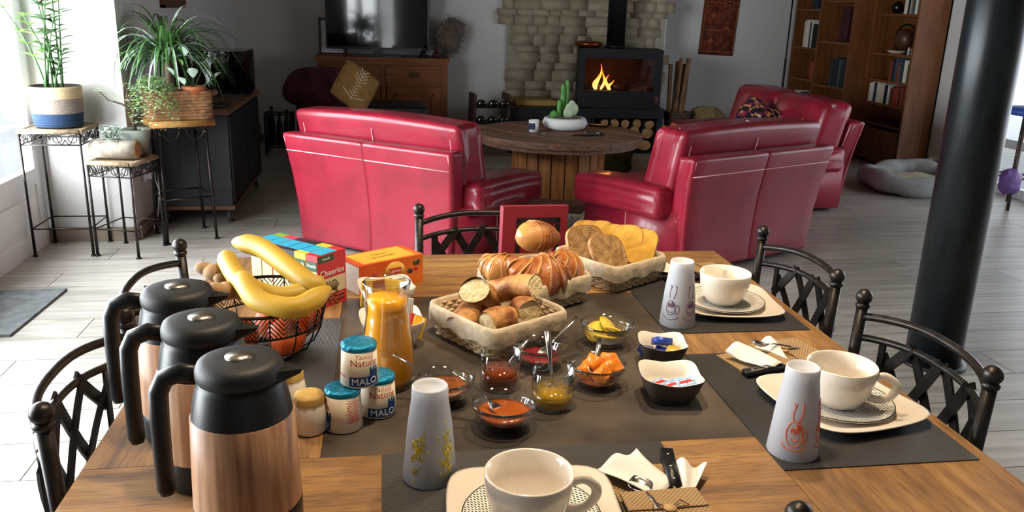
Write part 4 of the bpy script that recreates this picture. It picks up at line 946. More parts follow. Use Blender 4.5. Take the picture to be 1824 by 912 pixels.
# ------------------------------------------------------------------ placemats
matm = pattern_mat('woven_vinyl', '#211f1f', '#36322f', 'wave', 120, .55, bump=.5, axis='X')
matx = pattern_mat('woven_vinyl_across', '#211f1f', '#36322f', 'wave', 120, .55, bump=.5, axis='Y')
def placemat(label, x0, x1, y0, y1, m): 
    return tag(obj('placemat', rbox(x1-x0, y1-y0, .002, .0006, 1, smooth=False), m, None, ((x0+x1)/2, (y0+y1)/2, TZ+.001)), label, 'placemat')
placemat('dark woven placemat under the purple printed glass', .603, .937, 1.625, 2.075, matm)
placemat('dark woven placemat under the orange printed glass', .602, .936, 1.062, 1.511, matm)
placemat('dark woven placemat under the yellow printed glass', -.014, .437, .835, 1.167, matx)
placemat('dark woven placemat under the fruit basket', -.432, -.103, 1.322, 1.772, matm)
MZ = TZ+.002
# ------------------------------------------------------------------ plates, cups
glaze = mat('cream_glaze', '#d8cdbd', .18, coat=.4); glaze_w = mat('white_glaze_cup', '#e2d9cc', .15, coat=.5)
mesh_print = pattern_mat('mesh_print', '#15171a', '#e4dfd4', 'brick', 120, .25, rot=.6, mort=.13, bw=.75, rh=.5)
def square_plate(label, loc, rz):
    t = thing('square_plate', label, 'plate', loc, rz, 'square plates'); bm = B(); n = 64; rings = []
    def sq(r, z): 
        R_ = []
        for k in range(n):
            a = 2*PI*k/n; c, s = math.cos(a), math.sin(a); q = (abs(c)**5+abs(s)**5)**(-1/5); R_.append(bm.verts.new((r*q*c, r*q*s, z + (.004*(abs(c*s)*2)**3 if z > .008 else 0))))
        return R_
    prof = [(.080, 0), (.086, .0), (.118, .013), (.120, .0155), (.116, .0155), (.084, .006), (.02, .005)]
    rings = [sq(r, z) for r, z in prof]
    for a, b_ in zip(rings, rings[1:]):
        for k in range(n): f = bm.faces.new((a[k], a[(k+1) % n], b_[(k+1) % n], b_[k])); f.smooth = True
    bm.faces.new(rings[0][::-1]); bm.faces.new(rings[-1]); obj('plate_body', bm, glaze, t); return t
def round_plate(label, loc, rz):
    t = thing('round_plate', label, 'plate', loc, rz, 'patterned round plates')
    b = B(); lathe(b, [(.055, 0), (.06, 0), (.094, .010), (.095, .0125), (.093, .0128)], 56, cap1=False); obj('plate_body', b, glaze_w, t)
    b = B(); lathe(b, [(.0932, .0128), (.090, .0122), (.06, .005), (0, .0045)], 56, cap0=False); obj('mesh_print', b, mesh_print, t, label='black and white mesh print')
    b = B(); tube(b, [(.0942*math.cos(2*PI*k/56), .0942*math.sin(2*PI*k/56), .0123) for k in range(56)], .0011, 5, closed=True); obj('rim_line', b, black_plastic, t); return t
def cup(label, loc, rz, handle=True, r=.060, h=.077):
    t = thing('breakfast_cup', label, 'cup', loc, rz, 'breakfast cups')
    b = B(); lathe(b, [(.030, 0), (.031, .003), (.040, .006), (.051, .024), (.0575, .048), (r, h-.002), (r-.0012, h), (r-.004, h-.001), (.053, .046), (.046, .022), (.034, .009), (0, .007)], 56, cap0=True); obj('cup_body', b, glaze_w, t)
    if handle:
        P = [(.055, 0, .060), (.072, 0, .066), (.088, 0, .056), (.090, 0, .040), (.078, 0, .025), (.062, 0, .020), (.048, 0, .022)]; Q = []
        for i in range(len(P)-1):
            for k in range(4):
                p0, p1, p2, p3 = [Vector(P[max(0, min(len(P)-1, i+j))]) for j in (-1, 0, 1, 2)]; u = k/4
                Q.append(.5*((2*p1)+(p2-p0)*u+(2*p0-5*p1+4*p2-p3)*u*u+(3*p1-p0-3*p2+p3)*u**3))
        Q.append(Vector(P[-1])); b = B(); tube(b, Q, .0072, 10, flat=.75, up=(0, 1, 0)); obj('handle', b, glaze_w, t)
    return t
for nme, (x, y), r1, hrz in (('with the yellow printed glass', (.192, .965), -.06, -.12), ('with the orange printed glass', (.803, 1.262), .2, -.55), ('with the purple printed glass', (.803, 1.792), -.1, 1.2)):
    square_plate('cream square plate at the place '+nme, (x, y, MZ), r1)
    round_plate('mesh patterned round plate at the place '+nme, (x-.005, y-.004, MZ+.0062), r1)
    cup('large white breakfast cup at the place '+nme, (x-.012, y-.012, MZ+.0125), hrz)
# ------------------------------------------------------------------ frosted tumblers standing upside down
frost = mat('frosted_glass', '#dde0e7', .45, trans=.42, ior=1.2)
def frosted(label, loc, rz, col, draw):
    t = thing('frosted_tumbler', label, 'glass', loc, rz, 'upturned frosted glasses')
    b = B(); lathe(b, [(.0395, 0), (.0405, .002), (.0330, .085), (.0270, .128), (.0262, .147), (.0245, .149), (.0225, .143), (.0, .140)], 44, cap0=False)
    lathe(b, [(.0395, 0), (.0375, .002), (.030, .085), (.024, .126), (0, .130)], 44, cap0=False); obj('glass', b, frost, t)
    m = mat('print_'+col, col, .6)
    def S(u, z): r = .0409 - (.0409-.0330)*min(z, .085)/.085 - (max(0, z-.085)*.14); return Vector((r*math.sin(u), -r*math.cos(u), z))
    b = B()
    for pl_ in draw:
        if len(pl_) > 1: tube(b, [S(u, z) for u, z in pl_], .0009, 4)
    obj('printed_figure', b, m, t); return t
def circ(u, z, ru, rz_, a0=0, a1=2*PI, n=18): return [(u+ru*math.cos(a0+(a1-a0)*i/n), z+rz_*math.sin(a0+(a1-a0)*i/n)) for i in range(n+1)]
def figure(c, s=1.):
    """a cup-shaped cartoon outline with two legs in the air"""
    o = [circ(c, .047, .36*s, .021*s), circ(c-.1, .052, .08, .005), circ(c+.1, .052, .08, .005), circ(c-.1, .052, .02, .0014, n=8), circ(c+.1, .052, .02, .0014, n=8), circ(c, .040, .14, .004, PI, 2*PI, 10), circ(c+.42, .045, .12, .010), circ(c, .030, .5, .010, PI*1.05, PI*1.95)]
    o += [[(c-.12, .068), (c-.18, .080), (c-.10, .092), (c-.2, .097), (c-.06, .097), (c-.1, .09)], [(c+.12, .067), (c+.25, .079), (c+.28, .092), (c+.2, .099), (c+.32, .094)]]
    for k in range(5): o.append(circ(c, .047, (.30-.03*k)*s, (.0175-.002*k)*s, .4+k*.1, 1.5-k*.05, 8))
    return o
def splash(c):
    random.seed(int(c*100)+5); o = []
    for k in range(46):
        u, z = c+random.gauss(0, .16), .052+random.gauss(0, .018); o.append([(u, z), (u+random.uniform(-.1, .1), z+random.uniform(.002, .01)), (u+random.uniform(-.1, .1), z+random.uniform(-.006, .01))])
    return o
frosted('upturned frosted glass with a yellow print', (.057, 1.10, MZ), .05, '#d9c33a', splash(-.62)+splash(.62))
frosted('upturned frosted glass with an orange cup figure print', (.642, 1.118, MZ), -.35, '#d9603a', figure(-.15)+figure(1.25))
frosted('upturned frosted glass with purple running figures', (.645, 1.685, MZ), -.3, '#6a4a66', figure(-.55, .8)+figure(.75, .8))
# ------------------------------------------------------------------ cutlery pouches
burlap = pattern_mat('burlap', '#a88a62', '#7d6442', 'checker', 280, .95, bump=.6); napkin_m = mat('paper_napkin', '#d9d4cb', .9); twine = mat('jute_twine', '#6a4c32', .9)
def spoon(label, p, q, group='spoons', r=.014):
    """handle end p to bowl q, world coordinates"""
    p, q = Vector(p), Vector(q); d = (q-p); L_ = d.length; d.normalize(); t = thing('spoon', label, 'spoon', q, 0, group)
    t.rotation_euler = d.to_track_quat('Y', 'Z').to_euler()
    b = B(); tube(b, [(0, -L_, .002), (0, -L_*.7, .003), (0, -L_*.35, .003), (0, -.02, .0)], [.0052, .0045, .0028, .0026], 8, flat=.4, up=(0, 0, 1)); obj('handle', b, steel, t)
    b = B(); grid_sheet(b, 10, 8, lambda u, v: Vector((r*math.sin(PI*(.02+.96*v))*(2*u-1), .021*(1-2*(1-v)), -.007*(1-(2*u-1)**2)*math.sin(PI*v))), thick=.0008); obj('bowl', b, steel, t); return t
def knife(label, loc, rz):
    t = thing('knife', label, 'knife', loc, rz, 'table knives')
    obj('handle', rbox(.105, .019, .012, .005, 3, (0, 0, .006)), black_plastic, t)
    b = B(); add(b, [(.05, -.008, .005), (.15, -.007, .005), (.165, 0, .005), (.15, .008, .005), (.05, .008, .005), (.05, -.008, .0065), (.15, -.007, .0065), (.165, 0, .0065), (.15, .008, .0065), (.05, .008, .0065)], [(4, 3, 2, 1, 0), (5, 6, 7, 8, 9)] + [(i, (i+1) % 5, 5+(i+1) % 5, 5+i) for i in range(5)]); obj('blade', b, steel, t)
    for x in (-.035, 0, .035): b = B(); lathe(b, [(.0028, .012), (.0024, .0126), (0, .0128)], 8, (x, 0, 0)); obj('rivet', b, steel, t)
    return t
def napkin(label, loc, rz, sx=.085, sy=.10, amp=.014):
    random.seed(hash(label) % 99 if False else len(label)); ph = random.uniform(0, 6)
    def fn(u, v): return Vector(((u-.5)*sx*(.55+.45*v), (v-.5)*sy, .003+amp*(.5+.5*math.sin(u*9+ph+v*3))*(.3+.7*v)))
    b = B(); grid_sheet(b, 16, 10, fn, thick=.0012); return tag(obj('paper_napkin', b, napkin_m, None, loc, (0, 0, rz)), label, 'napkin')
def pouch(label, loc, rz, ln=.20, wd=.11):
    t = thing('cutlery_pouch', label, 'pouch', loc, rz, 'burlap cutlery pouches')
    obj('back_cloth', rbox(wd, ln, .002, .0008, 1, (0, 0, .001), False), burlap, t); obj('pocket', rbox(wd, ln*.6, .004, .002, 1, (0, -ln*.25+.01, .013), False), burlap, t)
    b = B(); tube(b, [(-wd/2, -ln*.12, .0158), (0, -ln*.13, .0165), (wd/2, -ln*.12, .0158)], .0011, 5); tube(b, [(0, -ln*.13, .017), (.02, -ln*.06, .019), (.03, -ln*.11, .017), (0, -ln*.13, .017), (-.02, -ln*.06, .019), (-.025, -ln*.14, .017)], .001, 5); obj('twine', b, twine, t)
    b = B(); lathe(b, [(.0, .016), (.009, .016), (.009, .0185), (0, .0185)], 16, (0, -ln*.13, 0)); obj('wooden_button', b, mat('button_wood', '#b08f60', .6), t)
    return t
PZ = MZ
pouch('burlap cutlery pouch at the place with the yellow printed glass', (.380, .985, PZ), .02, .22, .115); napkin('white paper napkin sticking out of the pouch by the yellow printed glass', (.366, 1.055, PZ+.006), .55, .10, .10); napkin('folded napkin corner beside the knife by the yellow printed glass', (.435, 1.04, PZ+.006), -.5, .05, .07)
knife('black handled knife in the pouch by the yellow printed glass', (.420, 1.068, PZ+.003), 1.5*PI-.2); spoon('steel spoon in the pouch by the yellow printed glass', (.372, .92, PZ+.008), (.358, 1.022, PZ+.016), r=.019)
pouch('burlap cutlery pouch at the place with the orange printed glass', (.775, 1.47, PZ), PI/2+.25); napkin('crumpled white napkin at the place with the orange printed glass', (.745, 1.455, PZ+.008), .3, .12, .09, .024)
knife('black handled knife at the place with the orange printed glass', (.732, 1.408, PZ+.001), .25); spoon('steel spoon poking from the napkin by the orange printed glass', (.84, 1.49, PZ+.012), (.745, 1.475, PZ+.036))
pouch('burlap cutlery pouch at the place with the purple printed glass', (.825, 2.035, PZ), PI/2+.3, .16, .085); napkin('crumpled white napkin at the place with the purple printed glass', (.757, 2.04, PZ+.008), .2, .09, .07, .022)
knife('black handled knife at the place with the purple printed glass', (.765, 1.985, PZ+.001), .1)
# ------------------------------------------------------------------ thermos jugs
jug_wood = mat('jug_wood_wrap', '#b98c69', .42, col2='#8e5f40', nscale=7, stretch=(12, 12, .7), contrast=(.38, .66))
def jug(label, loc, rz):
    t = thing('thermos_jug', label, 'jug', loc, rz, 'thermos jugs')
    b = B(); lathe(b, [(.060, 0), (.067, .004), (.0672, .045), (.066, .047)], 48, cap1=False); obj('base', b, black_plastic, t)
    b = B(); lathe(b, [(.0668, .045), (.0655, .09), (.0625, .165), (.0605, .167)], 56, cap0=False, cap1=False); obj('wood_wrap', b, jug_wood, t)
    b = B(); lathe(b, [(.0612, .165), (.059, .178), (.0535, .205), (.0505, .213), (.048, .214)], 48, cap0=False, cap1=False); obj('collar', b, black_plastic, t)
    b = B(); lathe(b, [(.050, .212), (.0525, .217), (.0525, .226), (.049, .234), (.040, .2375), (.022, .2385), (0, .2385)], 48, cap0=False); obj('lid', b, mat('lid_rubber', '#161617', .55), t)
    b = B(); lathe(b, [(.0165, .238), (.0165, .2405), (.0, .241)], 32, cap0=False); obj('steel_button', b, mat('brushed_steel', '#9c9488', .32, 1.), t)
    b = B(); add(b, [(.044, -.016, .208), (.074, -.003, .219), (.074, .003, .219), (.044, .016, .208), (.044, -.018, .226), (.078, -.004, .2255), (.078, .004, .2255), (.044, .018, .226)], [(3, 2, 1, 0), (4, 5, 6, 7), (0, 1, 5, 4), (1, 2, 6, 5), (2, 3, 7, 6), (3, 0, 4, 7)]); obj('spout', b, black_plastic, t)
    b = B(); tube(b, [(-.045, 0, .213), (-.072, 0, .2165), (-.092, 0, .208), (-.101, 0, .19), (-.103, 0, .15), (-.1035, 0, .10), (-.1035, 0, .055), (-.102, 0, .047)], [.012, .0125, .0125, .0125, .0125, .012, .012, .009], 12, flat=.72, up=(0, 1, 0)); obj('handle', b, black_plastic, t); return t
j = jug('thermos jug with wood wrap, between the table edge and the yogurt jars', (-.187, 1.0, TZ), -.12)
j.scale = (1.03, 1.03, 1.035)
j2 = dup(j, (-.262, 1.145, TZ), -.1, 'thermos jug with wood wrap, middle one of the row'); j3 = dup(j, (-.326, 1.285, MZ-.002), -.08, 'thermos jug with wood wrap, beside the fruit basket')
# ------------------------------------------------------------------ yogurt pots and jars
pot_card = mat('yogurt_card', '#e2d6bd', .5); foil = mat('blue_foil', '#1583a8', .3, .6, bump=.5, bscale=120); red_ink = mat('red_ink', '#c0262b', .6); blue_ink = mat('blue_ink', '#123a72', .6)
def yogurt(label, loc, rz):
    t = thing('yogurt_pot', label, 'yogurt', loc, rz, 'yogurt pots'); R0, R1, H = .0315, .0285, .068
    b = B(); lathe(b, [(.029, 0), (R0, .002), (R1, H), (0, H)], 40); obj('pot', b, pot_card, t)
    b = B(); lathe(b, [(.0293, H-.006), (.0298, H+.001), (.028, H+.003), (.015, H+.0025), (0, H+.003)], 40, cap0=False); obj('foil_lid', b, foil, t)
    rad = lambda z: R0+(R1-R0)*z/H
    def wrap(name, bm, z0, m):
        for v in bm.verts: pass
        obj(name, bm, m, t, (0, 0, 0))
    for s, sz, z0, m in (('Yaourt', .0115, .055, red_ink), ('Nature', .0165, .044, red_ink), ('MALO', .0165, .012, MATS['white_glaze'])):
        bm_ = text_bm(s, sz, .0003, bend=lambda y, z0=z0: rad(z0+y)+.0006, shear=.3 if s == 'Yaourt' else 0.)
        for v in bm_.verts: v.co.z += z0
        if s == 'Nature':
            pass
        obj('lettering', bm_, m, t)
    b = B(); n = 14
    def cs(u, z): r = rad(z)+.0004; return Vector((r*math.sin(u), -r*math.cos(u), z))
    grid_sheet(b, n, 2, lambda u, v: cs(-.85+1.7*u, .004+.0165*v)); grid_sheet(b, 6, 2, lambda u, v: cs(.28+.62*u, .0205+.010*v))
    for k in range(3): grid_sheet(b, 1, 1, lambda u, v, k=k: cs(.30+.22*k+.13*u, .0305+.005*v))
    obj('blue_band', b, blue_ink, t)
    b = B(); random.seed(8)
    for k in range(15):
        z = .018+.0027*k; w0 = random.uniform(.30, .5); grid_sheet(b, 4, 1, lambda u, v: cs(2.2-w0+2*w0*u, z+.0013*v)); 
        if k < 2: grid_sheet(b, 4, 1, lambda u, v: cs(-1.75+.6*u, z+.0013*v))
    obj('small_print', b, red_ink, t)
    return t
y1 = yogurt('blue lidded yogurt pot with its small print turned outwards, next to the yogurt jars', (-.077, 1.272, TZ), -1.55)
y2 = dup(y1, (-.021, 1.318, TZ), .30, 'blue lidded yogurt pot with its name showing, under the stack beside the carafe'); y3 = dup(y1, (-.050, 1.290, TZ+.0715), .32, 'blue lidded yogurt pot on top of the other two')
milk = mat('set_yogurt', '#e0d8c6', .25, coat=.6); paper_lid = mat('gold_paper_lid', '#b8984f', .7, col2='#a07e3a', nscale=40, bump=.4)
def jar(label, loc, rz):
    t = thing('yogurt_jar', label, 'jar', loc, rz, 'glass yogurt jars')
    b = B(); lathe(b, [(.024, 0), (.0275, .004), (.0285, .03), (.026, .046), (.0225, .056), (.0225, .062)], 36); obj('jar_body', b, milk, t)
    b = B(); lathe(b, [(.0255, .052), (.0245, .0625), (.023, .066), (.012, .067), (0, .0668)], 30, cap0=False, flute=11, famp=.03, f0=0, f1=1); obj('paper_lid', b, paper_lid, t); return t
jar('small glass yogurt jar with paper lid, next to the yogurt pots', (-.131, 1.262, TZ), 0); jar('small glass yogurt jar with paper lid, behind the thermos spout', (-.172, 1.352, TZ+.002), .4)
# ------------------------------------------------------------------ carafe of juice
clear = clear_pane('clear_glass', (.96, .97, .97, 1), .02, 2.6); juice = mat('orange_juice', '#e8980c', .25, col2='#eea516', nscale=6)
cf = thing('juice_carafe', 'glass carafe filled with orange juice', 'carafe', (-.003, 1.432, TZ))
prof = [(.046, .004), (.049, .02), (.048, .06), (.043, .10), (.0375, .135), (.036, .150), (.038, .175), (.042, .198)]
b = B(); lathe(b, [(.040, 0), (.047, .001)] + [(r+.001, z) for r, z in prof] + [(.042, .199), (.0398, .198)] + [(r-.0022, z) for r, z in reversed(prof)] + [(0, .005)], 48); obj('glass', b, clear, cf)
b = B(); lathe(b, [(0, .0052), (.0435, .0053)] + [(r-.0020, z) for r, z in prof[1:6]] + [(.0368, .168), (0, .168)], 48, cap0=False); obj('juice', b, juice, cf)
# ------------------------------------------------------------------ white bowls with tea bags and sugar sticks
def white_bowl(label, loc, rz, s=.062, h=.055, m_out=None, m_in=None, name='square_bowl', grp='white square bowls'):
    t = thing(name, label, 'bowl', loc, rz, grp); n = 48
    def build(prof):
        bm = B(); rs = []
        for r, z in prof:
            R_ = []
            for k in range(n):
                a = 2*PI*k/n; c, si = math.cos(a), math.sin(a); q = (abs(c)**4.5+abs(si)**4.5)**(-1/4.5); R_.append(bm.verts.new((r*q*c, r*q*si, z+(.006*(abs(c*si)*2)**2*(z/h)))))
            rs.append(R_)
        for a, b_ in zip(rs, rs[1:]):
            for k in range(n): f = bm.faces.new((a[k], a[(k+1) % n], b_[(k+1) % n], b_[k])); f.smooth = True
        return bm, rs
    bm, rs = build([(s*.62, 0), (s*.66, .001), (s*.86, h*.5), (s, h*.97), (s*.995, h)]); bm.faces.new(rs[0][::-1]); obj('outside', bm, m_out or glaze_w, t)
    bm, rs = build([(s*.995, h), (s*.95, h*.99), (s*.82, h*.5), (s*.6, .006)]); bm.faces.new(rs[-1]); obj('inside', bm, m_in or glaze_w, t); return t
white_bowl('white square bowl of tea bags behind the carafe', (-.005, 1.835, TZ), .2); white_bowl('white square bowl of sugar sticks beside the carafe', (.005, 1.625, TZ), .15, .064)
random.seed(14); tbm = [mat('teabag_'+c, '#'+c, .6) for c in ('c8a032', 'd8d2c4', '7a2f22', 'd8c23a')]
for i in range(6):
    o = obj('tea_bag', rbox(.05, .006, .06, .002, 1, (0, 0, .03), False), tbm[i % 4], None, (-.04+.013*i, 1.825+random.uniform(-.01, .02), TZ+.012), (random.uniform(-.4, .1), random.uniform(-.25, .25), random.uniform(-.4, .4))); tag(o, '%s tea bag sachet standing in the white bowl behind the carafe' % ['ochre', 'white', 'brown', 'yellow'][i % 4], 'tea bag', 'tea bags in the bowl')
stickm = mat('sugar_stick_paper', '#d5d2cb', .7, col2='#b8b4ac', nscale=60)
for i in range(10):
    o = obj('sugar_stick', rbox(.011, .005, .085, .002, 1, (0, 0, .0425), False), stickm, None, (-.030+.0075*i, 1.625+random.uniform(-.02, .02), TZ+.01), (random.uniform(-.35, .2), random.uniform(-.3, .3), random.uniform(-.5, .5))); tag(o, 'white paper sugar stick in the bowl beside the carafe', 'sugar stick', 'sugar sticks in the bowl')
for i, c in enumerate(('c83a4a', 'e0b428')):
    tag(obj('tea_sachet', rbox(.03, .005, .045, .002, 1, (0, 0, .02), False), mat('sachet_'+c, '#'+c, .6), None, (.045+.008*i, 1.605-.012*i, TZ+.025), (-.2, .5, .6)), '%s sachet at the edge of the sugar bowl' % ('red', 'yellow')[i], 'sachet')
brown_out = mat('brown_stoneware', '#3a2f28', .5)
white_bowl('brown outside white inside bowl with blue wrapped butter portions', (.541, 1.482, TZ), -.15, .047, .043, brown_out, glaze_w, 'two_tone_bowl', 'two tone bowls'); white_bowl('brown outside white inside bowl with sugar sachets', (.505, 1.327, TZ), -.1, .055, .046, brown_out, glaze_w, 'two_tone_bowl', 'two tone bowls')
bw = [mat('butter_wrap_'+c, '#'+c, .35, .2) for c in ('1c2c6e', '23409a', '2a3a8a', 'c9a23a')]
for i, (x, y, z, rx, ry, rz) in enumerate(((.515, 1.49, .012, .2, .3, .3), (.545, 1.497, .030, -.5, .2, .1), (.535, 1.475, .012, .1, -.3, .9), (.565, 1.475, .014, .3, .4, -.5))):
    tag(obj('butter_portion', rbox(.034, .026, .014, .003, 2), bw[i], None, (x, y, TZ+z+.008), (rx, ry, rz)), ['dark blue wrapped butter portion low in the brown bowl', 'bright blue wrapped butter portion sticking up in the brown bowl', 'blue wrapped butter portion in the middle of the brown bowl', 'gold wrapped butter portion in the brown bowl'][i], 'butter', 'butter portions')
sach = pattern_mat('sachet_print', '#c8d8e4', '#6f9ac0', 'brick', 60, .5, mort=.12, bw=.9, rh=.6)
for i, (x, y, rz) in enumerate(((.487, 1.335, .3), (.52, 1.33, .25), (.50, 1.31, .35), (.53, 1.315, .2))):
    t = thing('sugar_sachet', 'blue and white sugar sachet lying in the brown bowl', 'sachet', (x, y, TZ+.024+.003*i), 0, 'sugar sachets', rot=(.1, -.1, rz)); obj('packet', pillow(.042, .03, .006), sach, t); b = B(); box(b, .024, .007, .0006, (0, 0, .0034)); obj('red_mark', b, red_ink, t)
# ------------------------------------------------------------------ pressed glass bowls, tumblers and their fillings
def glass_bowl(label, loc, fill, fm, r=.054, h=.047, lvl=.6):
    t = thing('glass_bowl', label, 'bowl', loc, 0, 'pressed glass bowls'); k = r/.054
    out = [(.024*k, 0), (.030*k, .002), (.041*k, h*.35), (.050*k, h*.72), (r, h-.001)]; inn = [(r-.0022, h), (.0475*k, h*.72), (.038*k, h*.37), (.026*k, .006), (0, .0055)]
    b = B(); lathe(b, out+inn, 72, flute=24, famp=.018, f0=1, f1=3); obj('glass', b, clear, t)
    if fill:
        zt = h*lvl; rt = (.030+.0225*min(1, lvl*1.05))*k
        b = B(); lathe(b, [(0, .0065), (.025*k, .0068), (.037*k, h*.36), (rt, zt), (rt*.8, zt+.0015), (0, zt+.001)], 40, cap0=False)
        for v in b.verts:
            if v.co.z > zt-.002: v.co.z += .0015*mnoise.noise(v.co*150)
        obj(fill, b, fm, t)
    return t
marm = mat('marmalade', '#9a4a0c', .15, col2='#863c08', nscale=25, coat=.5); marm2 = mat('peach_jam', '#84440e', .2, col2='#5c2c06', nscale=60, coat=.5, bump=.3); rjam = mat('red_jam', '#5a0612', .18, col2='#7d0c1a', nscale=50, bump=.4)
glass_bowl('pressed glass bowl of smooth apricot jam before the breakfast cup', (.188, 1.245, TZ), 'jam', marm, .055); glass_bowl('pressed glass bowl of speckled peach jam beside the carafe', (.098, 1.350, TZ), 'jam', marm2, .052)
glass_bowl('pressed glass bowl of red berry jam behind the honey tumblers', (.293, 1.482, TZ), 'jam', rjam, .053, lvl=.5); glass_bowl('pressed glass bowl of lemon slices', (.453, 1.582, TZ), None, None, .057, .05); glass_bowl('pressed glass bowl of apricot halves', (.384, 1.388, TZ), 'syrup', mat('syrup', '#c8641a', .1, trans=.6), .054, lvl=.35)
lem_p = mat('lemon_flesh', '#d8c454', .3, col2='#c4ae38', nscale=40); lem_r = mat('lemon_rind', '#d2a818', .45)
for i, (x, y, z, rx, ry) in enumerate(((-.020, .004, .028, .5, -.5), (.006, .010, .036, .75, .15), (.014, -.010, .032, .6, .3), (-.004, -.012, .022, .3, -.1))):
    t = thing('lemon_slice', 'lemon slice leaning in the pressed glass bowl', 'lemon', (.453+x, 1.582+y, TZ+z), 0, 'lemon slices', rot=(rx, ry, i)); b = B(); lathe(b, [(0, -.002), (.023, -.002), (.023, .002), (0, .002)], 24, cap0=False, cap1=False); obj('flesh', b, lem_p, t); b = B(); tube(b, [(.0238*math.cos(2*PI*k/24), .0238*math.sin(2*PI*k/24), 0) for k in range(24)], .0026, 6, closed=True); obj('rind', b, lem_r, t)
apr = mat('apricot_flesh', '#d0701a', .3, col2='#e08a2c', nscale=30, sub=.1)
for i, (x, y, z, a) in enumerate(((-.024, .004, .027, .4), (-.006, .014, .036, 1.2), (.022, .010, .040, 2.0), (.028, -.008, .034, 2.7), (.004, -.016, .028, .1))):
    b = B(); ball(b, .019, (0, 0, 0), 14, fn=lambda v: wob(Vector((v.x, v.y, max(v.z, -.008) - .6*max(0, .012-(v.x**2+v.y**2)**.5))), 70, .008)); tag(obj('apricot_half', b, apr, None, (.384+x, 1.388+y, TZ+z), (.6, .5, a)), 'soft apricot half in the pressed glass bowl', 'apricot', 'apricot halves')
def tumbler(label, loc, lvl, hm):
    t = thing('honey_tumbler', label, 'glass', loc, 0, 'honey tumblers'); r, h = .0375, .068
    b = B(); lathe(b, [(r-.003, 0), (r, .002), (r, h), (r-.0008, h+.0006), (r-.002, h), (r-.002, .006), (0, .005)], 44); obj('glass', b, clear, t); b = B(); lathe(b, [(0, .0052), (r-.0018, .0062), (r-.0018, lvl), (0, lvl)], 44, cap0=False); obj('honey', b, hm, t)
tumbler('low glass tumbler of dark amber honey', (.203, 1.402, TZ), .034, mat('amber_honey', '#6a2804', .08, coat=.5)); tumbler('low glass tumbler of golden honey with a spoon', (.285, 1.315, TZ), .030, mat('golden_honey', '#94700f', .08, coat=.5))
spoon('steel spoon resting in the speckled peach jam', (.006, 1.365, TZ+.085), (.085, 1.345, TZ+.032)); spoon('steel spoon resting in the smooth apricot jam', (.105, 1.285, TZ+.085), (.178, 1.248, TZ+.032))
spoon('steel spoon standing in the golden honey', (.282, 1.372, TZ+.118), (.286, 1.318, TZ+.020)); spoon('steel spoon resting in the red berry jam', (.373, 1.520, TZ+.085), (.300, 1.484, TZ+.030)); spoon('steel spoon among the apricot halves', (.400, 1.440, TZ+.07), (.378, 1.385, TZ+.042)); spoon('steel spoon leaning in the dark amber honey', (.262, 1.44, TZ+.078), (.205, 1.402, TZ+.022))
# ------------------------------------------------------------------ lined wicker baskets
wicker = mat('bleached_wicker', '#c8b08a', .8, col2='#9c8460', nscale=50, rand=0); linen = mat('natural_linen', '#c2b299', .95, col2='#b0a086', nscale=60, bump=.25)
def bread_basket(label, loc, rz, sx=.205, sy=.215, h=.062):
    t = thing('bread_basket', label, 'basket', loc, rz, 'lined bread baskets'); b = B(); rows = 9
    def per(k, z, amp, ph):
        f = .90+.10*z/h; hx, hy = sx/2*f, sy/2*f; r = .02; P = []
        corners = [(-hx, -hy), (hx, -hy), (hx, hy), (-hx, hy)]
        for c in range(4):
            x0, y0 = corners[c]; x1, y1 = corners[(c+1) % 4]; n = 14
            for i in range(n):
                u = .07+.86*i/(n-1); nx, ny = (y1-y0), -(x1-x0); L_ = math.hypot(nx, ny); o = amp*math.sin(PI*i+ph); P.append((x0+(x1-x0)*u+nx/L_*o, y0+(y1-y0)*u+ny/L_*o, z))
        return P
    for k in range(rows): z = .004+(h-.006)*k/(rows-1); tube(b, per(k, z, .0028, PI*(k % 2)+PI/2), .0036, 5, closed=True)
    for p, q in zip(per(0, .002, 0, 0), per(0, h, 0, 0)): tube(b, [p, q], .0022, 5)
    obj('wicker_body', b, wicker, t); b = B(); box(b, sx*.86, sy*.86, .006, (0, 0, .004)); obj('basket_floor', b, wicker, t)
    # linen liner: inside wall, rolled over the rim and hanging outside
    bm = B(); n = 96; rs = []
    for r, z in ((.70, .012), (.86, .014), (.93, .03), (.985, h+.004), (1.02, h+.010), (1.06, h+.004), (1.075, h-.012), (1.07, h-.030)):
        R_ = []
        for k in range(n):
            a = 2*PI*k/n; c, s = math.cos(a), math.sin(a); q = (abs(c)**9+abs(s)**9)**(-1/9); w_ = 1+.006*math.sin(a*13+z*90)+.004*math.sin(a*29)
            R_.append(bm.verts.new((sx/2*r*q*c*w_, sy/2*r*q*s*w_, z+(.004*math.sin(a*9) if r > 1.05 else 0))))
        rs.append(R_)
    for a, b_ in zip(rs, rs[1:]):
        for k in range(n): f = bm.faces.new((a[k], a[(k+1) % n], b_[(k+1) % n], b_[k])); f.smooth = True
    bm.faces.new(rs[0][::-1]); obj('linen_liner', bm, linen, t); return t
BA, BB_, BC = (.228, 1.645), (.348, 1.882), (.578, 2.035); rA = math.radians(33)
bread_basket('linen lined wicker basket of baguette pieces', (*BA, TZ), rA); bread_basket('linen lined wicker basket of croissants', (*BB_, TZ), rA, .195, .20); bread_basket('linen lined wicker basket of sliced bread', (*BC, TZ), rA, .20, .215)
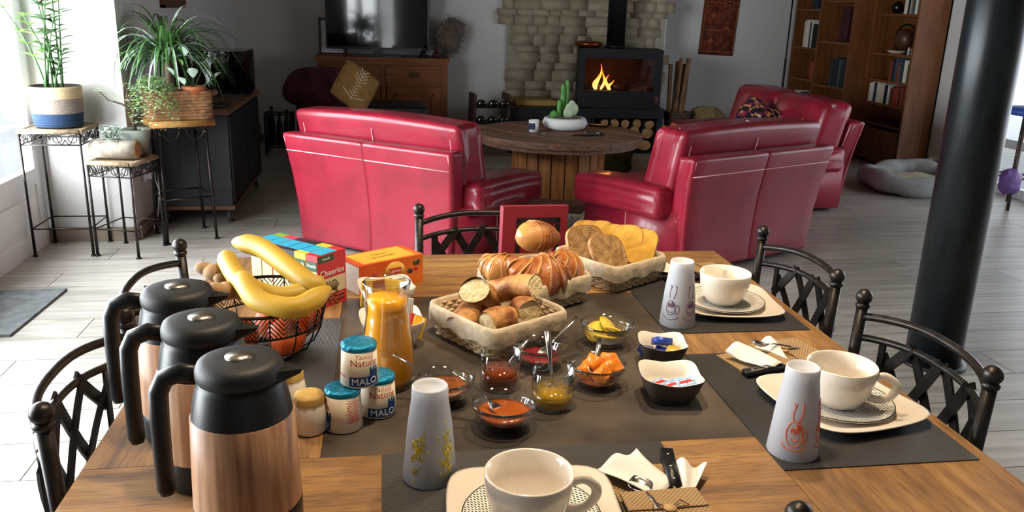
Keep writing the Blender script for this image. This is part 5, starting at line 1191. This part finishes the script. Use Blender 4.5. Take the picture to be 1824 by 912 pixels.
crust = mat('bread_crust', '#7a4218', .6, col2='#b8864a', nscale=22, bump=.6, bscale=55, contrast=(.4, .62)); crumb = mat('bread_crumb', '#dcc9a0', .9, col2='#bfa672', nscale=70, bump=.7, bscale=90); wcrumb = mat('wholemeal_crumb', '#a98658', .9, col2='#7d5c36', nscale=80, bump=.6, bscale=90); brioche = mat('brioche_crumb', '#c89a3c', .85, col2='#b4862c', nscale=50, bump=.4); pastry = mat('pastry', '#a8622a', .42, col2='#7a3c12', nscale=16, bump=.35, bscale=60, coat=.25); pastry2 = mat('pastry_light', '#c08a48', .45, col2='#97602a', nscale=18, bump=.3, bscale=60, coat=.2)
def baguette(label, c, rot, ln, r=.028):
    t = thing('baguette_piece', label, 'bread', c, 0, 'baguette pieces', rot=rot); n = 12
    P = [(0, ln*(i/n-.5), .006*math.sin(PI*i/n)) for i in range(n+1)]; b = B(); tube(b, P, [r*(.93+.07*math.sin(PI*i/n)) for i in range(n+1)], 18, cap=False)
    for v in b.verts: v.co = wob(wob(v.co, 30, .005), 90, .0018); v.co.z *= .82
    obj('crust', b, crust, t)
    for s in (-1, 1):
        b = B(); lathe(b, [(r*.93, 0), (r*.5, .002), (0, .001)], 18, cap0=False)
        for v in b.verts: v.co = Vector((v.co.x, s*(ln/2+v.co.z), v.co.y*.82))
        if s < 0: bmesh.ops.reverse_faces(b, faces=b.faces)
        obj('cut_face', b, crumb, t)
    b = B(); tube(b, [(r*.15*math.sin(i), ln*(i/8-.5)*.8, r*.80) for i in range(9)], [.002]+[.005]*7+[.002], 6, flat=.4); obj('slash', b, mat('pale_crust', '#c9a26a', .8), t)
BZ = TZ+.04
baguette('crusty baguette half leaning at the back of the basket', (BA[0]+.035, BA[1]+.05, BZ+.045), (.35, .2, math.radians(-125)), .13, .032)
baguette('baguette piece with a pale cut face turned up in the basket', (BA[0]-.035, BA[1]+.015, BZ+.040), (-.75, -.2, math.radians(-20)), .085, .036)
baguette('long baguette piece on the carafe side of the basket', (BA[0]-.055, BA[1]-.005, BZ+.012), (.15, 0, math.radians(-35)), .11, .03)
baguette('short baguette end near the front rim of the basket', (BA[0]-.005, BA[1]-.062, BZ+.020), (-.1, 0, math.radians(-55)), .062, .028)
baguette('short baguette end with an open crumb face on the lemon bowl side of the basket', (BA[0]+.055, BA[1]-.018, BZ+.026), (-.25, 0, math.radians(12)), .066, .028)
def croissant(label, c, rot, s=1., m=None):
    t = thing('croissant', label, 'croissant', c, 0, 'croissants', rot=rot); N_ = 64; P = []; R_ = []
    for i in range(N_+1):
        u = -1+2*i/N_; a = u*1.15; P.append((.052*math.sin(a)*s, .052*(1-math.cos(a))*s*1.1-.02*s, 0)); base = .030*(1-abs(u)**1.7)+.006; st_ = (abs(u)*4.5) % 1; R_.append(s*base*(1.0+.16*(1-st_)-.04))
    b = B(); tube(b, P, R_, 18)
    for v in b.verts: v.co.z *= .85; v.co = wob(v.co, 60, .0015)
    obj('pastry', b, m or pastry, t)
    b = B()
    for k in range(-3, 4):
        a = k*.32; c_ = Vector((.052*math.sin(a)*s, .052*(1-math.cos(a))*s*1.1-.02*s, 0)); rr = s*(.031*(1-abs(a/1.15)**1.7)+.0065); d = Vector((math.cos(a), math.sin(a)*1.1, 0)).normalized(); nn = Vector((-d.y, d.x, 0))
        tube(b, [c_ + nn*rr*1.03*math.cos(q) + Vector((0, 0, .86*rr*1.03*math.sin(q))) + d*.004*math.sin(2*q) for q in [PI*j/10 for j in range(11)]], .0022*s, 5)
    obj('layer_edges', b, pastry2, t); return t
croissant('golden croissant standing at the front of the basket', (BB_[0]+.005, BB_[1]-.045, TZ+.095), (.8, .1, math.radians(15)), 1.5); croissant('small pale curled croissant on the tea box side of the basket', (BB_[0]-.072, BB_[1]+.002, TZ+.088), (.4, 0, math.radians(-40)), 1.1, pastry2); croissant('dark croissant leaning towards the sliced bread basket', (BB_[0]+.062, BB_[1]+.0, TZ+.095), (.9, .3, math.radians(60)), 1.3)
def pain(label, c, rot):
    t = thing('chocolate_roll', label, 'pastry', c, 0, None, rot=rot); b = B(); ball(b, 1, n=28, sc=(.056, .043, .038), fn=lambda v: wob(v, 2.2, .06)); obj('pastry', b, pastry2, t); b = B()
    for k in range(7):
        u = -.2+.17*k; c_ = math.sqrt(max(0, 1-u*u)); tube(b, [(.057*u+.006*math.sin(q*2), -.0435*c_*math.cos(q), .0388*c_*math.sin(q)) for q in [-.4+(PI+.8)*j/14 for j in range(15)]], .002, 5)
    obj('layer_edges', b, pastry, t)
pain('large glazed pastry roll on top of the croissants', (BB_[0]+.012, BB_[1]+.05, TZ+.14), (.35, .15, math.radians(20)))
def slice_(label, c, rot, w_=.105, h_=.10, m=wcrumb, th=.013, grp='bread slices'):
    t = thing('bread_slice', label, 'bread', c, 0, grp, rot=rot); pts = []
    for k in range(40):
        a = 2*PI*k/40; cc, ss = math.cos(a), math.sin(a); q = (abs(cc)**3.2+abs(ss)**3.2)**(-1/3.2); top = 1.0+.07*max(0, ss); pts.append((w_/2*q*cc*(1+.06*max(0, ss)), h_/2*q*ss*top))
    b = B(); prism(b, [(x*.965, y*.965) for x, y in pts], -th/2, th/2); obj('crumb', b, m, t); b = B(); n = len(pts)
    for z0, z1 in ((-th/2, th/2),):
        vs = [(x*.965, y*.965, z) for z in (-th/2-.0004, th/2+.0004) for x, y in pts] + [(x, y, z) for z in (-th/2+.001, th/2-.001) for x, y in pts]
        fs = [(2*n+i, 2*n+(i+1) % n, 3*n+(i+1) % n, 3*n+i) for i in range(n)] + [(i, (i+1) % n, 2*n+(i+1) % n, 2*n+i) for i in range(n)] + [(3*n+i, 3*n+(i+1) % n, n+(i+1) % n, n+i) for i in range(n)]
        add(b, vs, fs, True)
    obj('crust', b, crust, t); return t
slice_('wholemeal bread slice standing behind the toasted slice', (BC[0]-.065, BC[1]+.012, TZ+.085), (math.radians(62), 0, math.radians(12))); slice_('toasted wholemeal slice lying against the other slices', (BC[0]-.018, BC[1]-.045, TZ+.078), (math.radians(50), .1, math.radians(25)), .11, .098)
for i in range(5): slice_('yellow brioche slice standing in the row at the back of the basket' if i < 4 else 'outermost yellow brioche slice, towards the purple printed glass', (BC[0]-.05+.032*i, BC[1]+.066-.020*i, TZ+.083+.004*(i % 2)), (math.radians(70-4*i), .05*(-1)**i, math.radians(-8-6*i)), .082, .10, brioche, .012, 'brioche slices')
# ------------------------------------------------------------------ fruit basket
fb_m = mat('black_wire', '#0f0f10', .5, .4); FX, FY = -.245, 1.598
ft = thing('fruit_basket', 'round black wire fruit basket with a chevron band', 'basket', (FX, FY, TZ)); RR, RH = .125, .118
b = B(); tube(b, [(RR*math.cos(2*PI*k/48), RR*math.sin(2*PI*k/48), RH) for k in range(48)], .0035, 8, closed=True); obj('rim', b, fb_m, ft); b = B(); tube(b, [(.112*math.cos(2*PI*k/48), .112*math.sin(2*PI*k/48), .068) for k in range(48)], .0022, 6, closed=True); obj('band_ring', b, fb_m, ft); b = B(); tube(b, [(.062*math.cos(2*PI*k/32), .062*math.sin(2*PI*k/32), .004) for k in range(32)], .0035, 6, closed=True); obj('base_ring', b, fb_m, ft)
def onb(a, z): r = .112+(RR-.112)*(z-.068)/(RH-.068); return Vector((r*math.cos(a), r*math.sin(a), z))
nch = 14; chev = B()
for j in range(nch):
    a0 = 2*PI*j/nch; da = PI/nch; tube(chev, [onb(a0, .068), onb(a0, RH)], .0016, 4)
    for k in range(9):
        for s in (-1, 1):
            z0 = .068-.035+.0105*k; z1 = z0+.035; u0, u1 = 0., 1.
            if z0 < .068: u0 = (.068-z0)/.035; 
            if z1 > RH: u1 = (RH-z0)/.035
            if u0 < u1: tube(chev, [onb(a0+s*da*(1-u), z0+.035*u) for u in (u0, (u0+u1)/2, u1)], .0011, 4)
obj('chevron_band', chev, fb_m, ft)
w_ = B(); tube(w_, [(.112, 0, .068), (.108, 0, .05), (.094, 0, .022), (.062, 0, .004)], .0018, 5); wm = me('wire', w_, fb_m)
for j in range(nch): obj('wire', wm, None, ft, (0, 0, 0), (0, 0, 2*PI*j/nch))
b = B()
for k in range(5): tube(b, [(-.06*math.cos(k*.2-.4), .06*(k-2)/2.5, .004), (.06*math.cos(k*.2-.4), .06*(k-2)/2.5, .004)], .0018, 5)
obj('base_wires', b, fb_m, ft)
org = mat('orange_peel', '#c8561a', .45, bump=.25, bscale=180); 
for i, (x, y, z) in enumerate(((.045, -.035, .045), (-.045, -.03, .045), (.01, .05, .045), (.075, .03, .062))):
    t = thing('orange', ['orange at the front of the wire basket', 'orange at the jug side of the wire basket', 'orange at the back of the wire basket', 'orange resting high on the cereal box side of the wire basket'][i], 'orange', (FX+x, FY+y, TZ+z), 0, 'oranges in the basket'); b = B(); ball(b, .038, (0, 0, 0), 24, sc=(1, 1, .96)); obj('peel', b, org, t); b = B(); lathe(b, [(.004, .0355), (.003, .038), (0, .038)], 8); obj('stem_button', b, leafm['dark'], t)
ban = mat('banana_skin', '#b8922a', .5, col2='#a88a2c', nscale=12, contrast=(.3, .7)); bant = mat('banana_tip', '#5a4420', .8)
def catmull(P, n=5):
    P = [Vector(p) for p in P]; Q = []
    for i in range(len(P)-1):
        p0, p1, p2, p3 = P[max(0, i-1)], P[i], P[i+1], P[min(len(P)-1, i+2)]
        for k in range(n): u = k/n; Q.append(.5*((2*p1)+(p2-p0)*u+(2*p0-5*p1+4*p2-p3)*u*u+(3*p1-p0-3*p2+p3)*u**3))
    return Q+[P[-1]]
def banana(label, pts, r):
    o0 = Vector(pts[0]); t = thing('banana', label, 'banana', o0, 0, 'bananas on the fruit'); Q = [p-o0 for p in catmull(pts, 6)]; n = len(Q)-1; rs = []
    for i in range(n+1):
        u = i/n; rs.append(r*min(1, .42+4.5*u)*(min(1, (1-u)*5.5+.30)))
    b = B(); tube(b, Q, rs, 10); obj('skin', b, ban, t); b = B(); ball(b, r*.36, Q[0], 8, sc=(1, 1, .8)); obj('tip', b, bant, t); b = B(); d = (Q[-1]-Q[-3]).normalized(); tube(b, [Q[-1]-d*.004, Q[-1]+d*.022], [r*.34, r*.26], 8); obj('stalk', b, bant, t)
FZ = TZ+RH
banana('banana curving along the front rim of the fruit basket', [(-.285, 1.605, .905), (-.268, 1.555, .905), (-.236, 1.505, .890), (-.168, 1.485, .884), (-.112, 1.545, .900)], .021)
banana('banana lying underneath the other two in the fruit basket', [(-.335, 1.735, .915), (-.318, 1.67, .910), (-.275, 1.585, .898), (-.205, 1.535, .888), (-.135, 1.560, .895)], .020)
banana('banana on top, pointing to the cereal boxes', [(-.318, 1.745, .938), (-.258, 1.695, .940), (-.195, 1.605, .925), (-.150, 1.555, .907), (-.120, 1.56, .898)], .021)
gin = mat('ginger_skin', '#a88a68', .8, col2='#8a6a4a', nscale=30, bump=.3)
for i, (p, a) in enumerate((((-.352, 1.70, .885), .3), ((-.312, 1.60, .880), 1.2))):
    b = B()
    for dx, dy, r in ((0, 0, .022), (.025, .008, .017), (-.022, .012, .016), (.01, -.022, .014)): ball(b, r, (dx, dy, 0), 12, sc=(1.2, .9, .85))
    tag(obj('ginger_root', b, gin, None, p, (.2, .3, a)), ['ginger root on the jug side of the fruit basket', 'ginger root tucked beside the bananas'][i], 'ginger', 'ginger roots')
# ------------------------------------------------------------------ cereal boxes and tea box
green_tag = mat('green_tag', '#1f4a2a', .5); white_ink = mat('white_ink', '#e4e0d8', .5); cream_side = mat('cream_side', '#c9b78f', .6); blue_top = mat('blue_stripe', '#2a9ac0', .45)
cols = [('red', '#b8262c'), ('yellow', '#c8b02a'), ('dark', '#2a2028'), ('plum', '#4a1c2c'), ('pink', '#c23a50'), ('green', '#7a9a2a')]; rzc = math.radians(48.8); fx, fy = -.128, 1.862; ly = Vector((-math.sin(rzc), math.cos(rzc)))
labels = ['red mini cereal box, lettered end of the row', 'yellow mini cereal box, second in the row after the lettered red one', 'dark mini cereal box between the yellow and plum ones', 'plum mini cereal box in the row', 'pink mini cereal box next to the plum one', 'green mini cereal box at the far end of the row']
for i, (cn, cc) in enumerate(cols):
    c = (fx+ly.x*(.0185+.037*i), fy+ly.y*(.0185+.037*i), TZ); t = thing('cereal_box', labels[i], 'cereal box', c, rzc, 'mini cereal boxes'); cm_ = mat('carton_'+cn, cc, .45)
    obj('carton', rbox(.09, .0362, .128, .001, 1, (0, 0, .064), False), cm_, t); b = B(); box(b, .0008, .033, .088, (-.0454, 0, .046)); obj('side_panel', b, cream_side, t); b = B(); box(b, .05, .034, .0006, (-.005, 0, .1283)); obj('top_stripe', b, blue_top, t)
    b = B(); box(b, .001, .033, .022, (-.0456, 0, .102)); obj('green_label', b, green_tag, t); tb = text_bm('Nestlé', .011, .0004)
    bmesh.ops.rotate(tb, verts=tb.verts, matrix=Matrix.Rotation(-PI/2, 3, 'Z'))
    for v in tb.verts: v.co += Vector((-.0462, 0, .103))
    obj('lettering', tb, white_ink, t)
    if i == 0:
        for s, sz, z, x, m in (('Nestlé', .009, .117, -.018, white_ink), ('Cheerios', .021, .082, 0, white_ink), ('BIO', .027, .052, -.006, mat('dark_green_ink', '#1c2a1c', .6))):
            tb = text_bm(s, sz, .0005)
            for v in tb.verts: v.co += Vector((x, -.0186, z))
            obj('lettering', tb, m, t)
        b = B(); box(b, .084, .0006, .038, (0, -.0184, .050)); obj('cream_patch', b, cream_side, t); b = B(); box(b, .05, .0008, .015, (-.018, -.0184, .117)); obj('green_label', b, green_tag, t)
        b = B(); random.seed(3)
        for k in range(9): x_, z_ = random.uniform(-.02, .03), random.uniform(.008, .032); tube(b, [(x_+.0055*math.cos(2*PI*q/10), -.019, z_+.0055*math.sin(2*PI*q/10)) for q in range(10)], .0018, 5, closed=True)
        obj('cereal_rings', b, mat('cereal_brown', '#8a4a24', .7), t)
tb_ = thing('tea_box', 'orange and yellow tea chest box beside the cereal boxes', 'tea box', (-.018, 2.012, TZ), math.radians(33)); orange_card = mat('orange_card', '#c8481c', .4, col2='#d8742a', nscale=7); yel = mat('yellow_card', '#d2b040', .4, col2='#d08a30', nscale=6)
obj('carton', rbox(.185, .10, .075, .001, 1, (0, 0, .0375), False), orange_card, tb_); b = B(); box(b, .15, .085, .0006, (0, 0, .0752)); obj('top_panel', b, yel, tb_); b = B(); box(b, .0006, .096, .068, (-.0928, 0, .036)); obj('side_panel', b, white_ink, tb_)
b = B(); lathe(b, [(0, 0), (.03, 0), (.03, .0006), (0, .0006)], 24); bmesh.ops.rotate(b, verts=b.verts, matrix=Matrix.Rotation(PI/2, 3, 'X')); bmesh.ops.scale(b, verts=b.verts, vec=(1, 1, .85)); obj('yellow_roundel', b, yel, tb_, (.008, -.0502, .044))
b = B(); box(b, .036, .0008, .015, (.008, -.0512, .046)); obj('red_badge', b, red_ink, tb_); t2 = text_bm('Lipton', .0125, .0004)
for v in t2.verts: v.co += Vector((.008, -.0517, .046))
obj('lettering', t2, white_ink, tb_)
for s, sz, y, m in (('Lipton', .016, .012, red_ink), ('LE COFFRET', .013, -.012, white_ink)):
    t3 = text_bm(s, sz, .0004)
    for v in t3.verts: v.co = Vector((v.co.x, v.co.z+y, .0757))
    obj('lettering', t3, m, tb_)
random.seed(17)
for k in range(10):
    x_ = random.choice([-1, 1])*random.uniform(.045, .085); b = B(); ball(b, .006, sc=(1.2, .15, .8)); obj('fruit_print', b, [green_tag, red_ink, mat('berry_ink', '#4a2038', .6)][k % 3], tb_, (x_, -.0504, random.uniform(.012, .06)), (0, random.uniform(-1, 1), 0))
